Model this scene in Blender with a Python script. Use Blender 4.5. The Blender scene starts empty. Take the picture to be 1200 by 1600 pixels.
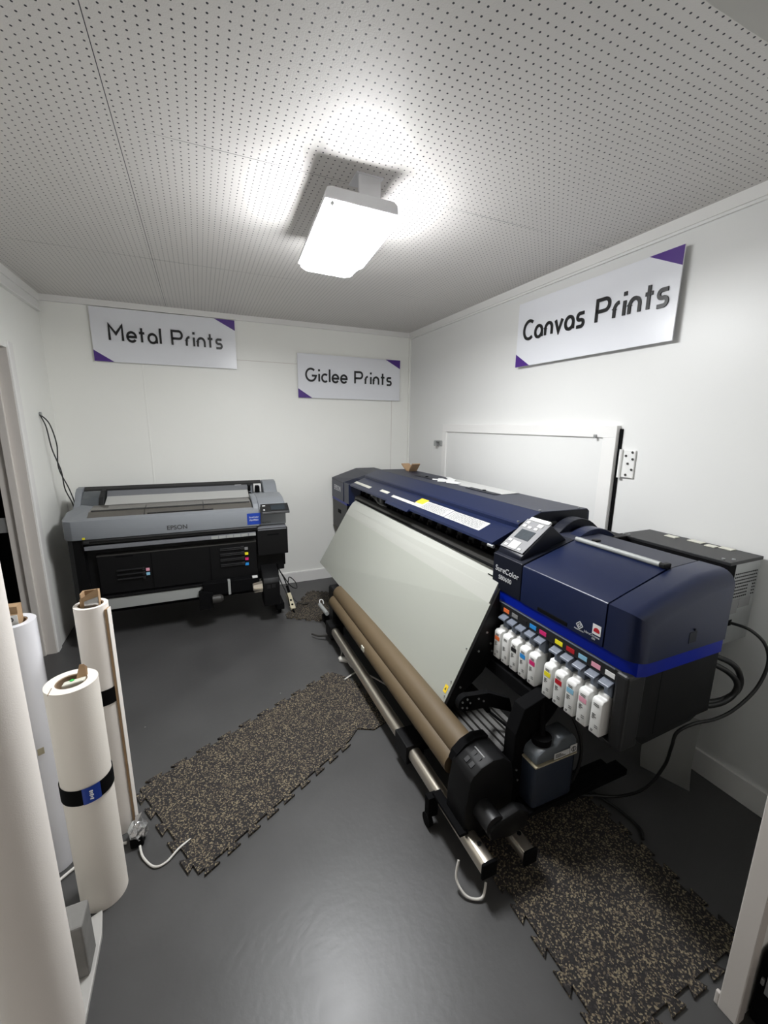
import bpy, bmesh, math, random
from mathutils import Vector, Matrix
random.seed(7)
S = bpy.context.scene
COL = S.collection
PI = math.pi

# ------------------------------------------------------------------ camera
cd = bpy.data.cameras.new('camera'); cam = bpy.data.objects.new('camera', cd); COL.objects.link(cam)
cd.sensor_fit = 'HORIZONTAL'; cd.sensor_width = 36.0; cd.lens = 36.0*648.63/1200.0
cd.clip_start = 0.02; cd.clip_end = 60
yaw, pitch, roll = math.radians(23.6286), math.radians(11.8906), math.radians(0.5925)
fw = Vector((math.sin(yaw)*math.cos(pitch), math.cos(yaw)*math.cos(pitch), -math.sin(pitch)))
rt = Vector((math.cos(yaw), -math.sin(yaw), 0)); up = rt.cross(fw)
r2 = rt*math.cos(roll)+up*math.sin(roll); u2 = -rt*math.sin(roll)+up*math.cos(roll)
M = Matrix((r2, u2, -fw)).transposed().to_4x4(); M.translation = (0, 0, 1.62)
cam.matrix_world = M
S.camera = cam

# ------------------------------------------------------------------ world, exposure, lights
w = bpy.data.worlds.new('world'); S.world = w; w.use_nodes = True
w.node_tree.nodes['Background'].inputs[0].default_value = (1.0, 0.93, 0.86, 1)
w.node_tree.nodes['Background'].inputs[1].default_value = 0.40
S.view_settings.view_transform = 'Standard'; S.view_settings.look = 'None'
S.view_settings.gamma = 1.0; S.view_settings.use_curve_mapping = False
S.view_settings.exposure = 0.18
LAMP = 92.0

# ------------------------------------------------------------------ materials
def mat(name, col, rough=0.5, metal=0.0, bump=0.0, bscale=60, var=0.0, vscale=6, coat=0.0, emit=None, alpha=1.0, trans=0.0, spec=0.5):
    m = bpy.data.materials.new(name); m.use_nodes = True
    nt = m.node_tree; b = nt.nodes['Principled BSDF']
    b.inputs['Base Color'].default_value = (*col, 1); b.inputs['Roughness'].default_value = rough
    b.inputs['Metallic'].default_value = metal; b.inputs['Coat Weight'].default_value = coat
    b.inputs['Specular IOR Level'].default_value = spec
    b.inputs['Alpha'].default_value = alpha; b.inputs['Transmission Weight'].default_value = trans
    if emit:
        b.inputs['Emission Color'].default_value = (*emit[0], 1); b.inputs['Emission Strength'].default_value = emit[1]
    tc = nt.nodes.new('ShaderNodeTexCoord')
    if var > 0:
        n = nt.nodes.new('ShaderNodeTexNoise'); n.inputs['Scale'].default_value = vscale; n.inputs['Detail'].default_value = 5
        nt.links.new(tc.outputs['Object'], n.inputs['Vector'])
        mx = nt.nodes.new('ShaderNodeMix'); mx.data_type = 'RGBA'
        mx.inputs[6].default_value = (*[max(0, c*(1-var)) for c in col], 1)
        mx.inputs[7].default_value = (*[min(1, c*(1+var)) for c in col], 1)
        nt.links.new(n.outputs['Fac'], mx.inputs[0]); nt.links.new(mx.outputs[2], b.inputs['Base Color'])
    if bump > 0:
        n2 = nt.nodes.new('ShaderNodeTexNoise'); n2.inputs['Scale'].default_value = bscale; n2.inputs['Detail'].default_value = 4
        nt.links.new(tc.outputs['Object'], n2.inputs['Vector'])
        bp = nt.nodes.new('ShaderNodeBump'); bp.inputs['Strength'].default_value = bump; bp.inputs['Distance'].default_value = 0.002
        nt.links.new(n2.outputs['Fac'], bp.inputs['Height']); nt.links.new(bp.outputs['Normal'], b.inputs['Normal'])
    return m

def mat_ceiling():
    m = mat('perforated_board', (0.50, 0.475, 0.46), 0.75)
    nt = m.node_tree; N = nt.nodes; L = nt.links; b = N['Principled BSDF']
    tc = N.new('ShaderNodeTexCoord'); sp = N.new('ShaderNodeSeparateXYZ'); L.new(tc.outputs['Object'], sp.inputs[0])
    def math_(op, a, c=None, d=None):
        n = N.new('ShaderNodeMath'); n.operation = op
        for i, v in enumerate((a, c, d)):
            if v is None: continue
            if isinstance(v, (int, float)): n.inputs[i].default_value = v
            else: L.new(v, n.inputs[i])
        return n.outputs[0]
    P = 0.0254
    def cell(o, off):
        f = math_('FRACT', math_('DIVIDE', math_('ADD', o, off), P))
        return math_('MULTIPLY', math_('SUBTRACT', f, 0.5), P)
    cx = cell(sp.outputs[0], 10*P+0.181+P*0.0); cy = cell(sp.outputs[1], 10*P-1.771+P*80)
    d = math_('SQRT', math_('ADD', math_('MULTIPLY', cx, cx), math_('MULTIPLY', cy, cy)))
    nz = N.new('ShaderNodeTexNoise'); nz.inputs['Scale'].default_value = 25; L.new(tc.outputs['Object'], nz.inputs['Vector'])
    rad = math_('MULTIPLY_ADD', nz.outputs['Fac'], 0.0010, 0.0025)
    hole = math_('LESS_THAN', d, rad)
    def line(o, pos, per, wd):
        f = math_('FRACT', math_('DIVIDE', math_('ADD', o, per*10-pos+per*0.5), per))
        return math_('LESS_THAN', math_('ABSOLUTE', math_('MULTIPLY', math_('SUBTRACT', f, 0.5), per)), wd)
    nz2 = N.new('ShaderNodeTexNoise'); nz2.inputs['Scale'].default_value = 1.6; L.new(tc.outputs['Object'], nz2.inputs['Vector'])
    lw = math_('MULTIPLY', math_('SUBTRACT', nz2.outputs['Fac'], 0.38), 0.006)
    s1 = line(sp.outputs[0], -0.181, 2.438, 0.0012); s2 = line(sp.outputs[1], 1.771, 1.219, lw)
    dark = math_('MAXIMUM', hole, math_('MAXIMUM', s1, s2))
    mx = N.new('ShaderNodeMix'); mx.data_type = 'RGBA'
    big = N.new('ShaderNodeTexNoise'); big.inputs['Scale'].default_value = 2.2; L.new(tc.outputs['Object'], big.inputs['Vector'])
    base = N.new('ShaderNodeMix'); base.data_type = 'RGBA'; L.new(big.outputs['Fac'], base.inputs[0])
    base.inputs[6].default_value = (0.66, 0.635, 0.61, 1); base.inputs[7].default_value = (0.71, 0.685, 0.66, 1)
    L.new(dark, mx.inputs[0]); L.new(base.outputs[2], mx.inputs[6]); mx.inputs[7].default_value = (0.02, 0.02, 0.03, 1)
    L.new(mx.outputs[2], b.inputs['Base Color'])
    bn = N.new('ShaderNodeTexNoise'); bn.inputs['Scale'].default_value = 220; L.new(tc.outputs['Object'], bn.inputs['Vector'])
    bp = N.new('ShaderNodeBump'); bp.inputs['Strength'].default_value = 0.25; bp.inputs['Distance'].default_value = 0.002
    L.new(bn.outputs['Fac'], bp.inputs['Height']); L.new(bp.outputs['Normal'], b.inputs['Normal'])
    b.inputs['Roughness'].default_value = 0.55
    return m

def mat_rubber():
    m = mat('speckled_rubber', (0.03, 0.028, 0.028), 0.85)
    nt = m.node_tree; N = nt.nodes; L = nt.links; b = N['Principled BSDF']
    tc = N.new('ShaderNodeTexCoord')
    v = N.new('ShaderNodeTexVoronoi'); v.inputs['Scale'].default_value = 215; L.new(tc.outputs['Object'], v.inputs['Vector'])
    sp = N.new('ShaderNodeSeparateColor'); L.new(v.outputs['Color'], sp.inputs[0])
    r = N.new('ShaderNodeValToRGB'); L.new(sp.outputs[0], r.inputs[0])
    e = r.color_ramp.elements; e[0].position = 0.0; e[0].color = (0.014, 0.012, 0.012, 1); e[1].position = 1; e[1].color = (0.34, 0.28, 0.18, 1)
    for p, c in ((0.55, (0.02, 0.017, 0.016, 1)), (0.66, (0.05, 0.042, 0.038, 1)), (0.72, (0.115, 0.09, 0.06, 1)), (0.86, (0.22, 0.18, 0.115, 1))):
        q = r.color_ramp.elements.new(p); q.color = c
    r.color_ramp.interpolation = 'CONSTANT'
    L.new(r.outputs[0], b.inputs['Base Color'])
    bp = N.new('ShaderNodeBump'); bp.inputs['Strength'].default_value = 0.6; bp.inputs['Distance'].default_value = 0.002
    L.new(v.outputs['Distance'], bp.inputs['Height']); L.new(bp.outputs['Normal'], b.inputs['Normal'])
    return m

def mat_floor():
    m = mat('painted_floor', (0.085, 0.085, 0.088), 0.38, bump=0.25, bscale=40)
    nt = m.node_tree; N = nt.nodes; L = nt.links; b = N['Principled BSDF']
    tc = N.new('ShaderNodeTexCoord'); n = N.new('ShaderNodeTexNoise'); n.inputs['Scale'].default_value = 3.0; n.inputs['Detail'].default_value = 8
    L.new(tc.outputs['Object'], n.inputs['Vector'])
    mr = N.new('ShaderNodeMapRange'); mr.inputs[3].default_value = 0.31; mr.inputs[4].default_value = 0.48
    L.new(n.outputs['Fac'], mr.inputs[0]); L.new(mr.outputs[0], b.inputs['Roughness'])
    r = N.new('ShaderNodeValToRGB'); L.new(n.outputs['Fac'], r.inputs[0])
    r.color_ramp.elements[0].position = 0.3; r.color_ramp.elements[0].color = (0.056, 0.055, 0.055, 1)
    r.color_ramp.elements[1].position = 0.7; r.color_ramp.elements[1].color = (0.072, 0.071, 0.071, 1)
    # a few pale specks of dust
    v = N.new('ShaderNodeTexVoronoi'); v.inputs['Scale'].default_value = 4; L.new(tc.outputs['Object'], v.inputs['Vector'])
    lt = N.new('ShaderNodeMath'); lt.operation = 'LESS_THAN'; L.new(v.outputs['Distance'], lt.inputs[0]); lt.inputs[1].default_value = 0.012
    mx = N.new('ShaderNodeMix'); mx.data_type = 'RGBA'; L.new(lt.outputs[0], mx.inputs[0]); L.new(r.outputs[0], mx.inputs[6]); mx.inputs[7].default_value = (0.4, 0.4, 0.38, 1)
    L.new(mx.outputs[2], b.inputs['Base Color'])
    return m

M_ = {}
def K(k): return M_[k]
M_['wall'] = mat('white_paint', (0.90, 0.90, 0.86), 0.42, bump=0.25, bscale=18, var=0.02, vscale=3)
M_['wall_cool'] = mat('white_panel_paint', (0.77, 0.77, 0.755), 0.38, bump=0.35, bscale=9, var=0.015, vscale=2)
M_['trim'] = mat('trim_paint', (0.82, 0.81, 0.79), 0.4, bump=0.1)
M_['jamb'] = mat('warm_trim_paint', (0.66, 0.62, 0.58), 0.45, bump=0.1)
M_['ledge'] = mat('ledge_paint', (0.42, 0.41, 0.39), 0.5)
M_['darkfill'] = mat('doorway_dark_fill', (0.02, 0.02, 0.02), 0.9)  # near-black colour stands in for the darkness past the left doorway
M_['ceil'] = mat_ceiling(); M_['floor'] = mat_floor(); M_['rubber'] = mat_rubber()
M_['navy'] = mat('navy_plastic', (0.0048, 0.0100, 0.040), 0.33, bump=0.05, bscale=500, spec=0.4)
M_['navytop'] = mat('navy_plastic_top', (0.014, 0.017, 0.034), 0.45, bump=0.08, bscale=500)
M_['navydark'] = mat('dark_navy_plastic', (0.003, 0.0045, 0.012), 0.45, spec=0.35)
M_['bluestripe'] = mat('glossy_blue', (0.001, 0.012, 0.26), 0.3, spec=0.2)
M_['black'] = mat('black_plastic', (0.004, 0.004, 0.0045), 0.5, spec=0.25, bump=0.05, bscale=400)
M_['blackmatte'] = mat('black_matte', (0.0025, 0.0025, 0.003), 0.85, spec=0.12)
M_['charcoal'] = mat('charcoal_plastic', (0.011, 0.011, 0.012), 0.45)
M_['darkmetal'] = mat('dark_steel', (0.045, 0.043, 0.040), 0.5, metal=0.2)
M_['platen'] = mat('platen_grey', (0.40, 0.41, 0.365), 0.42, metal=0.15, var=0.03, vscale=2)
M_['platenlight'] = mat('platen_pale', (0.46, 0.465, 0.425), 0.36, metal=0.1)
M_['steel'] = mat('brushed_steel', (0.74, 0.68, 0.58), 0.30, metal=0.9)
M_['galv'] = mat('galvanised_steel', (0.42, 0.43, 0.43), 0.42, metal=0.75, var=0.1, vscale=25)
M_['brown'] = mat('kraft_roll', (0.115, 0.081, 0.043), 0.6, var=0.12, vscale=5)
M_['card'] = mat('cardboard', (0.36, 0.235, 0.13), 0.8, var=0.12, vscale=12)
M_['cardin'] = mat('cardboard_dark', (0.22, 0.15, 0.09), 0.85)
M_['paper'] = mat('white_paper', (0.47, 0.47, 0.455), 0.6)
M_['rollpaper'] = mat('roll_paper', (0.86, 0.81, 0.76), 0.65, bump=0.15, bscale=300)
M_['canvasroll'] = mat('canvas_roll', (0.84, 0.79, 0.72), 0.75, bump=0.3, bscale=350)
M_['glossroll'] = mat('gloss_film_roll', (0.80, 0.80, 0.84), 0.25, coat=0.5)
M_['signwhite'] = mat('sign_white', (0.80, 0.81, 0.85), 0.28)
M_['purple'] = mat('purple', (0.075, 0.022, 0.23), 0.3)
M_['signblack'] = mat('sign_letters_black', (0.008, 0.008, 0.009), 0.30)
M_['grey'] = mat('grey_plastic', (0.235, 0.25, 0.27), 0.45, bump=0.05, bscale=400)
M_['greydark'] = mat('mid_grey_plastic', (0.17, 0.175, 0.19), 0.4, var=0.08, vscale=15)
M_['lightgrey'] = mat('light_grey_metal', (0.33, 0.34, 0.33), 0.45)
M_['smoke'] = mat('smoked_cover', (0.10, 0.092, 0.08), 0.22, coat=0.4, var=0.1, vscale=8)
M_['clear'] = mat('clear_smoke', (0.09, 0.10, 0.11), 0.15, coat=0.5)
M_['stickerblue'] = mat('sticker_blue', (0.012, 0.05, 0.34), 0.35)
M_['white'] = mat('white_plastic', (0.78, 0.78, 0.76), 0.35)
M_['cartwhite'] = mat('cartridge_white', (0.80, 0.80, 0.78), 0.38)
M_['lever'] = mat('slate_lever', (0.13, 0.15, 0.19), 0.35)
M_['panelgrey'] = mat('panel_grey', (0.20, 0.20, 0.205), 0.6)
M_['screen'] = mat('screen', (0.03, 0.038, 0.045), 0.5, spec=0.2, var=0.3, vscale=60)
M_['silvertext'] = mat('silver_print', (0.55, 0.56, 0.58), 0.4)
M_['ink'] = mat('dark_print', (0.05, 0.05, 0.05), 0.5)
M_['cable'] = mat('black_cable', (0.012, 0.012, 0.012), 0.4)
M_['whitecable'] = mat('white_cable', (0.62, 0.60, 0.56), 0.5)
M_['cream'] = mat('cream_plastic', (0.62, 0.56, 0.40), 0.45)
M_['inkfluid'] = mat('bottle_dark_fluid', (0.028, 0.036, 0.055), 0.3)
M_['bottle'] = mat('bottle_haze', (0.12, 0.135, 0.15), 0.35)
M_['concrete'] = mat('grey_block', (0.20, 0.195, 0.185), 0.9, bump=0.5, bscale=80, var=0.2, vscale=20)
M_['foil'] = mat('clear_foil', (0.5, 0.5, 0.5), 0.15, metal=0.8, bump=1.0, bscale=30)
M_['lens'] = mat('lamp_diffuser', (0.9, 0.9, 0.9), 0.5, emit=((0.97, 0.985, 1.0), LAMP))
M_['housing'] = mat('lamp_housing', (0.72, 0.72, 0.74), 0.45)
for n_, c_ in dict(orange=(0.75, 0.16, 0.04), tagblack=(0.01, 0.01, 0.012), cyan=(0.02, 0.25, 0.65), magenta=(0.62, 0.02, 0.16), yellow=(0.85, 0.75, 0.02),
                   red=(0.45, 0.01, 0.02), lightcyan=(0.25, 0.50, 0.68), pink=(0.78, 0.35, 0.45), tagwhite=(0.75, 0.75, 0.74), taggrey=(0.22, 0.22, 0.22),
                   green=(0.05, 0.55, 0.1), tan=(0.45, 0.40, 0.28), noteyellow=(0.85, 0.60, 0.03), noteivory=(0.68, 0.67, 0.58)).items():
    M_[n_] = mat('print_'+n_, c_, 0.45)

# ------------------------------------------------------------------ geometry helpers
class MB:
    def __init__(s): s.bm = bmesh.new()
    def box(s, x0, x1, y0, y1, z0, z1, bev=0.0, seg=2):
        b = bmesh.new(); bmesh.ops.create_cube(b, size=1)
        bmesh.ops.scale(b, vec=(abs(x1-x0), abs(y1-y0), abs(z1-z0)), verts=b.verts)
        if bev > 0: bmesh.ops.bevel(b, geom=b.edges[:], offset=min(bev, .49*min(abs(x1-x0), abs(y1-y0), abs(z1-z0))), segments=seg, affect='EDGES', profile=0.5)
        bmesh.ops.translate(b, vec=((x0+x1)/2, (y0+y1)/2, (z0+z1)/2), verts=b.verts)
        return s.join(b)
    def join(s, b):
        m = bpy.data.meshes.new('t'); b.to_mesh(m); b.free(); s.bm.from_mesh(m); bpy.data.meshes.remove(m); return s
    def prism(s, pts, axis, a, b_, bev=0.0, seg=2, sel=None):
        """closed profile extruded along axis. y: pts=(x,z); x: pts=(y,z); z: pts=(x,y)"""
        b = bmesh.new()
        def P(p, t): return {'y': (p[0], t, p[1]), 'x': (t, p[0], p[1]), 'z': (p[0], p[1], t)}[axis]
        v0 = [b.verts.new(P(p, a)) for p in pts]; v1 = [b.verts.new(P(p, b_)) for p in pts]
        n = len(pts)
        b.faces.new(v0); b.faces.new(v1[::-1])
        for i in range(n): b.faces.new((v0[i], v1[i], v1[(i+1) % n], v0[(i+1) % n]))
        bmesh.ops.recalc_face_normals(b, faces=b.faces)
        if bev > 0:
            es = [e for e in b.edges if (sel is None or sel(e))]
            bmesh.ops.bevel(b, geom=es, offset=bev, segments=seg, affect='EDGES', profile=0.5)
        return s.join(b)
    def cyl(s, p0, p1, r, r1=None, n=24, caps=True):
        p0, p1 = Vector(p0), Vector(p1); r1 = r if r1 is None else r1
        d = (p1-p0); q = d.to_track_quat('Z', 'Y')
        b = bmesh.new(); bmesh.ops.create_cone(b, cap_ends=caps, segments=n, radius1=r, radius2=r1, depth=d.length)
        bmesh.ops.transform(b, matrix=Matrix.Translation((p0+p1)/2) @ q.to_matrix().to_4x4(), verts=b.verts)
        return s.join(b)
    def ring(s, c, z0, z1, ro, ri, n=48):
        """hollow tube standing upright"""
        b = bmesh.new(); R = []
        for (r, z) in ((ro, z0), (ro, z1), (ri, z1), (ri, z0)):
            R.append([b.verts.new((c[0]+r*math.cos(2*PI*k/n), c[1]+r*math.sin(2*PI*k/n), z)) for k in range(n)])
        for i in range(4):
            A, B = R[i], R[(i+1) % 4]
            for k in range(n): b.faces.new((A[k], A[(k+1) % n], B[(k+1) % n], B[k]))
        bmesh.ops.recalc_face_normals(b, faces=b.faces)
        return s.join(b)
    def tube(s, pts, r, n=10, smooth=True):
        P = [Vector(p) for p in pts]
        if smooth and len(P) > 2:
            Q = []
            for i in range(len(P)-1):
                a, b, c, d = P[max(i-1, 0)], P[i], P[i+1], P[min(i+2, len(P)-1)]
                for k in range(8):
                    t = k/8
                    Q.append(0.5*((2*b)+(c-a)*t+(2*a-5*b+4*c-d)*t*t+(3*b-a-3*c+d)*t**3))
            Q.append(P[-1]); P = Q
        b = bmesh.new(); rings = []; ref = Vector((0.13, 0.31, 0.94)).normalized()
        for i, p in enumerate(P):
            t = (P[min(i+1, len(P)-1)]-P[max(i-1, 0)]).normalized()
            if i == 0: u = t.cross(ref).normalized()
            else:
                u = (u - t*u.dot(t)).normalized()
            v = t.cross(u)
            rings.append([b.verts.new(p+r*(u*math.cos(2*PI*k/n)+v*math.sin(2*PI*k/n))) for k in range(n)])
        for A, B in zip(rings, rings[1:]):
            for k in range(n): b.faces.new((A[k], A[(k+1) % n], B[(k+1) % n], B[k]))
        b.faces.new(rings[0][::-1]); b.faces.new(rings[-1])
        bmesh.ops.recalc_face_normals(b, faces=b.faces)
        return s.join(b)
    def quad(s, *pts, th=0.0):
        """flat sheet through the points; th gives it thickness"""
        b = bmesh.new(); vs = [b.verts.new(p) for p in pts]; f = b.faces.new(vs)
        if th > 0:
            f.normal_update(); n = f.normal.copy()
            r = bmesh.ops.extrude_face_region(b, geom=[f])
            bmesh.ops.translate(b, vec=n*th, verts=[v for v in r['geom'] if isinstance(v, bmesh.types.BMVert)])
            bmesh.ops.recalc_face_normals(b, faces=b.faces)
        return s.join(b)
    def xf(s, m): bmesh.ops.transform(s.bm, matrix=m, verts=s.bm.verts); return s

def wl(o):
    v = Vector((0, 0, 0))
    while o is not None: v = v+o.location; o = o.parent
    return v
def build_each(name, mb, material, parent):
    """every loose piece of mb becomes a part of its own"""
    left = set(mb.bm.faces); out = []
    while left:
        st = [left.pop()]; isl = [st[0]]
        while st:
            f = st.pop()
            for e in f.edges:
                for g in e.link_faces:
                    if g in left: left.discard(g); st.append(g); isl.append(g)
        b = bmesh.new(); vm = {}
        for f in isl:
            vs = []
            for v in f.verts:
                if v not in vm: vm[v] = b.verts.new(v.co)
                vs.append(vm[v])
            b.faces.new(vs)
        m = MB(); m.join(b); out.append(build(name, m, material, parent))
    return out
def build(name, mb, material, parent=None, origin=None, smooth=False):
    """mb is in world coordinates; the object is placed at origin (or its parent's origin)"""
    base = wl(parent) if parent else Vector(origin or (0, 0, 0))
    bmesh.ops.translate(mb.bm, vec=-base, verts=mb.bm.verts)
    me = bpy.data.meshes.new(name); mb.bm.to_mesh(me); mb.bm.free()
    me.materials.append(K(material) if isinstance(material, str) else material)
    if smooth:
        for p in me.polygons: p.use_smooth = True
        me.set_sharp_from_angle(angle=math.radians(38))
    o = bpy.data.objects.new(name, me); COL.objects.link(o)
    if parent: o.parent = parent
    else: o.location = base
    return o
def tag(o, label, cat, group=None):
    o['label'] = label; o['category'] = cat
    if group: o['group'] = group
    return o
def thing(name, loc, label, cat, group=None):
    o = bpy.data.objects.new(name, None); COL.objects.link(o); o.location = loc; o.empty_display_size = 0.05
    return tag(o, label, cat, group)
def struct(name, mb, material, parent=None):
    o = build(name, mb, material, parent)
    if not parent: o['kind'] = 'structure'
    return o
def text(mb, s, size, org, xdir, ydir, depth=0.0006, align='LEFT', bold=0.0):
    cu = bpy.data.curves.new('t', 'FONT'); cu.body = s; cu.size = size; cu.extrude = depth; cu.align_x = align; cu.offset = bold
    o = bpy.data.objects.new('t', cu); COL.objects.link(o)
    dg = bpy.context.evaluated_depsgraph_get(); dg.update()
    me = bpy.data.meshes.new_from_object(o.evaluated_get(dg))
    x, y = Vector(xdir), Vector(ydir); z = x.cross(y)
    m = Matrix((x, y, z)).transposed().to_4x4(); m.translation = Vector(org)
    me.transform(m); mb.bm.from_mesh(me)
    bpy.data.objects.remove(o); bpy.data.curves.remove(cu); bpy.data.meshes.remove(me)
    return mb

# ------------------------------------------------------------------ setting
XL, XR, YB, ZC = -1.05, 2.083, 4.126, 2.55
struct('floor', MB().box(-2.4, 3.2, -2.2, 4.3, -0.1, 0.0), 'floor')
struct('ceiling', MB().box(-2.4, 3.2, -2.2, 4.3, ZC, ZC+0.06), 'ceil')
struct('wall_back', MB().box(-2.4, 3.2, YB, YB+0.12, 0, ZC), 'wall')
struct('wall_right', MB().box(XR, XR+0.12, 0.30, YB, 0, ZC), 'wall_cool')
struct('wall_left', MB().box(XL-0.14, XL, 3.42, YB, 0, ZC).box(XL-0.14, XL, 2.45, 3.42, 2.06, ZC).box(XL-0.14, XL, 0.2, 2.45, 0, ZC), 'wall')
struct('wall_dark_box', MB().box(-2.4, -2.35, -2.2, 4.2, 0, ZC).box(-2.35, XL-0.14, 3.9, 3.95, 0, ZC).box(-2.35, XL-0.14, 1.9, 1.95, 0, ZC), 'darkfill')  # dark box added behind the left doorway so the opening shows black
struct('wall_near', MB().box(1.262, XR, 0.372, 0.41, 0, ZC).box(-1.19, 1.262, 0.30, 0.41, 2.12, ZC), 'wall')
# trims
struct('baseboard_back', MB().box(XL, XR, YB-0.016, YB, 0, 0.105).box(XL, XR, YB-0.012, YB, 0.105, 0.112), 'trim')
struct('baseboard_right', MB().box(XR-0.014, XR, 0.41, YB-0.016, 0, 0.115), 'trim')
struct('trim_1', MB().box(XL, XR, YB-0.022, YB, ZC-0.045, ZC), 'trim')
struct('trim_2', MB().box(XR-0.020, XR, 0.41, YB-0.022, ZC-0.05, ZC).box(XR-0.012, XR, 0.41, YB-0.022, ZC-0.062, ZC-0.05), 'trim')
struct('trim_3', MB().box(XL, XL+0.022, 0.2, YB-0.022, ZC-0.055, ZC), 'trim')
struct('trim_4', MB().box(XL, XL+0.012, 0.2, YB-0.022, ZC-0.11, ZC-0.055).box(XL, XL+0.03, 0.2, YB-0.03, ZC-0.13, ZC-0.115, bev=.003), 'trim')
# vertical battens / panel seams
struct('trim_5', MB().box(-0.405, -0.393, YB-0.004, YB, 0.11, 2.17, bev=.0015), 'wall')
struct('trim_6', MB().box(1.876, 1.880, YB-0.002, YB, 0.11, 1.90), 'jamb')
struct('trim_7', MB().box(0.30, 1.0, YB-0.003, YB, 2.172, 2.176), 'jamb')
struct('trim_8', MB().box(XR-0.012, XR, YB-0.03, YB-0.002, 0.11, ZC-0.05), 'wall')
struct('trim_9', MB().box(XL-0.15, XL-0.001, 3.395, 3.42, 0, 2.06).box(XL-0.10, XL-0.06, 3.375, 3.395, 0, 2.06, bev=.002), 'jamb')
struct('trim_10', MB().box(XL-0.012, XL+0.012, 3.398, 3.47, 0, 2.10, bev=.006), 'trim')
# right door frame close to the camera
struct('trim_11', MB().box(1.237, 1.275, 0.366, 0.413, 0, 2.12, bev=.003).box(1.239, 1.250, 0.4125, 0.424, 0.0, 0.045, bev=.003), 'jamb')
# low painted ledge that the rolls stand next to
struct('trim_12', MB().prism([(-0.83, 0.41), (-0.405, 0.41), (-0.405, 1.29), (-0.418, 1.37), (-0.83, 1.20)], 'z', 0.0, 0.018, bev=0.003), 'ledge')

# left doorway: the leaf of the open door with its hinge
d1 = struct('door_1', MB().box(-2.02, -1.27, 3.33, 3.37, 0.01, 2.03, bev=.003), 'jamb')
build('hinge', MB().box(-1.262, -1.205, 3.405, 3.409, 0.90, 1.00, bev=.002).cyl((-1.262, 3.40, 0.90), (-1.262, 3.40, 1.00), 0.007).cyl((-1.225, 3.404, 0.985), (-1.225, 3.400, 0.985), 0.004), 'galv', d1)

# hatch in the right wall
hx = XR
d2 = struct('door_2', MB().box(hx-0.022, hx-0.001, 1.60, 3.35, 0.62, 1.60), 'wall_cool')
fr = build('hatch_frame', MB().box(hx-0.034, hx-0.001, 1.582, 3.36, 1.562, 1.628, bev=.002).box(hx-0.034, hx-0.001, 3.296, 3.36, 0.60, 1.562, bev=.002).box(hx-0.034, hx-0.001, 1.582, 1.662, 0.60, 1.562, bev=.002), 'trim', d2)
build('dark_gap', MB().box(hx-0.010, hx-0.001, 1.566, 1.581, 0.60, 1.61), 'blackmatte', d2)
hg = MB().box(hx-0.012, hx-0.001, 1.475, 1.545, 1.355, 1.50, bev=.002).cyl((hx-0.016, 1.552, 1.352), (hx-0.016, 1.552, 1.503), 0.010)
build('hinge', hg, 'white', d2)
sc = MB()
for (yy, zz) in ((1.49, 1.49), (1.485, 1.455), (1.51, 1.43), (1.485, 1.40), (1.515, 1.37), (1.525, 1.47)): sc.cyl((hx-0.012, yy, zz), (hx-0.016, yy, zz), 0.006, n=10)
build_each('screw', sc, 'darkmetal', d2)
lt = MB().box(hx-0.02, hx-0.001, 3.40, 3.44, 1.435, 1.475, bev=.004).box(hx-0.035, hx-0.02, 3.375, 3.50, 1.468, 1.480, bev=.003).box(hx-0.04, hx-0.001, 3.47, 3.505, 1.425, 1.475, bev=.006).cyl((hx-0.03, 3.45, 1.44), (hx-0.045, 3.45, 1.44), 0.014).box(hx-0.045, hx-0.034, 3.35, 3.38, 1.43, 1.475, bev=.003)
build('latch', lt, 'galv', d2)
build('hook', MB().box(hx-0.05, hx-0.034, 1.70, 1.712, 1.556, 1.578, bev=.002), 'galv', d2)

# ------------------------------------------------------------------ ceiling lamp
lamp = thing('ceiling_lamp', (0.65, 1.92, ZC), 'white box ceiling lamp with a glowing diffuser, the only lamp on the ceiling', 'ceiling light')
tilt = Matrix.Translation((0.645, 1.96, 2.415)) @ Matrix.Rotation(math.radians(-3.0), 4, 'Z') @ Matrix.Rotation(math.radians(-2.0), 4, 'X') @ Matrix.Rotation(math.radians(2.5), 4, 'Y')
hb = MB().prism([(-0.150, -0.004), (-0.142, 0.036), (-0.125, 0.042), (0.122, 0.042), (0.138, 0.030), (0.142, -0.004)], 'y', -0.305, 0.32, bev=.004)
build('housing', hb.xf(tilt), 'housing', lamp)
lens = MB().prism([(-0.142, -0.30), (0.144, -0.30), (0.144, 0.16), (0.128, 0.19), (0.120, 0.29), (0.09, 0.315), (-0.11, 0.315), (-0.142, 0.28)], 'z', -0.032, -0.0055, bev=.008, seg=4)
build('diffuser', lens.xf(tilt), 'lens', lamp)
build('bracket', MB().box(0.62, 0.71, 1.685, 1.70, 2.455, ZC, bev=.002), 'housing', lamp)
build('ceiling_plate', MB().box(0.61, 0.72, 1.68, 1.78, ZC-0.005, ZC, bev=.001), 'housing', lamp)
build('clip', MB().cyl((0.503, 1.655, 2.408), (0.503, 1.645, 2.408), 0.007, n=14), 'housing', lamp)

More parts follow.
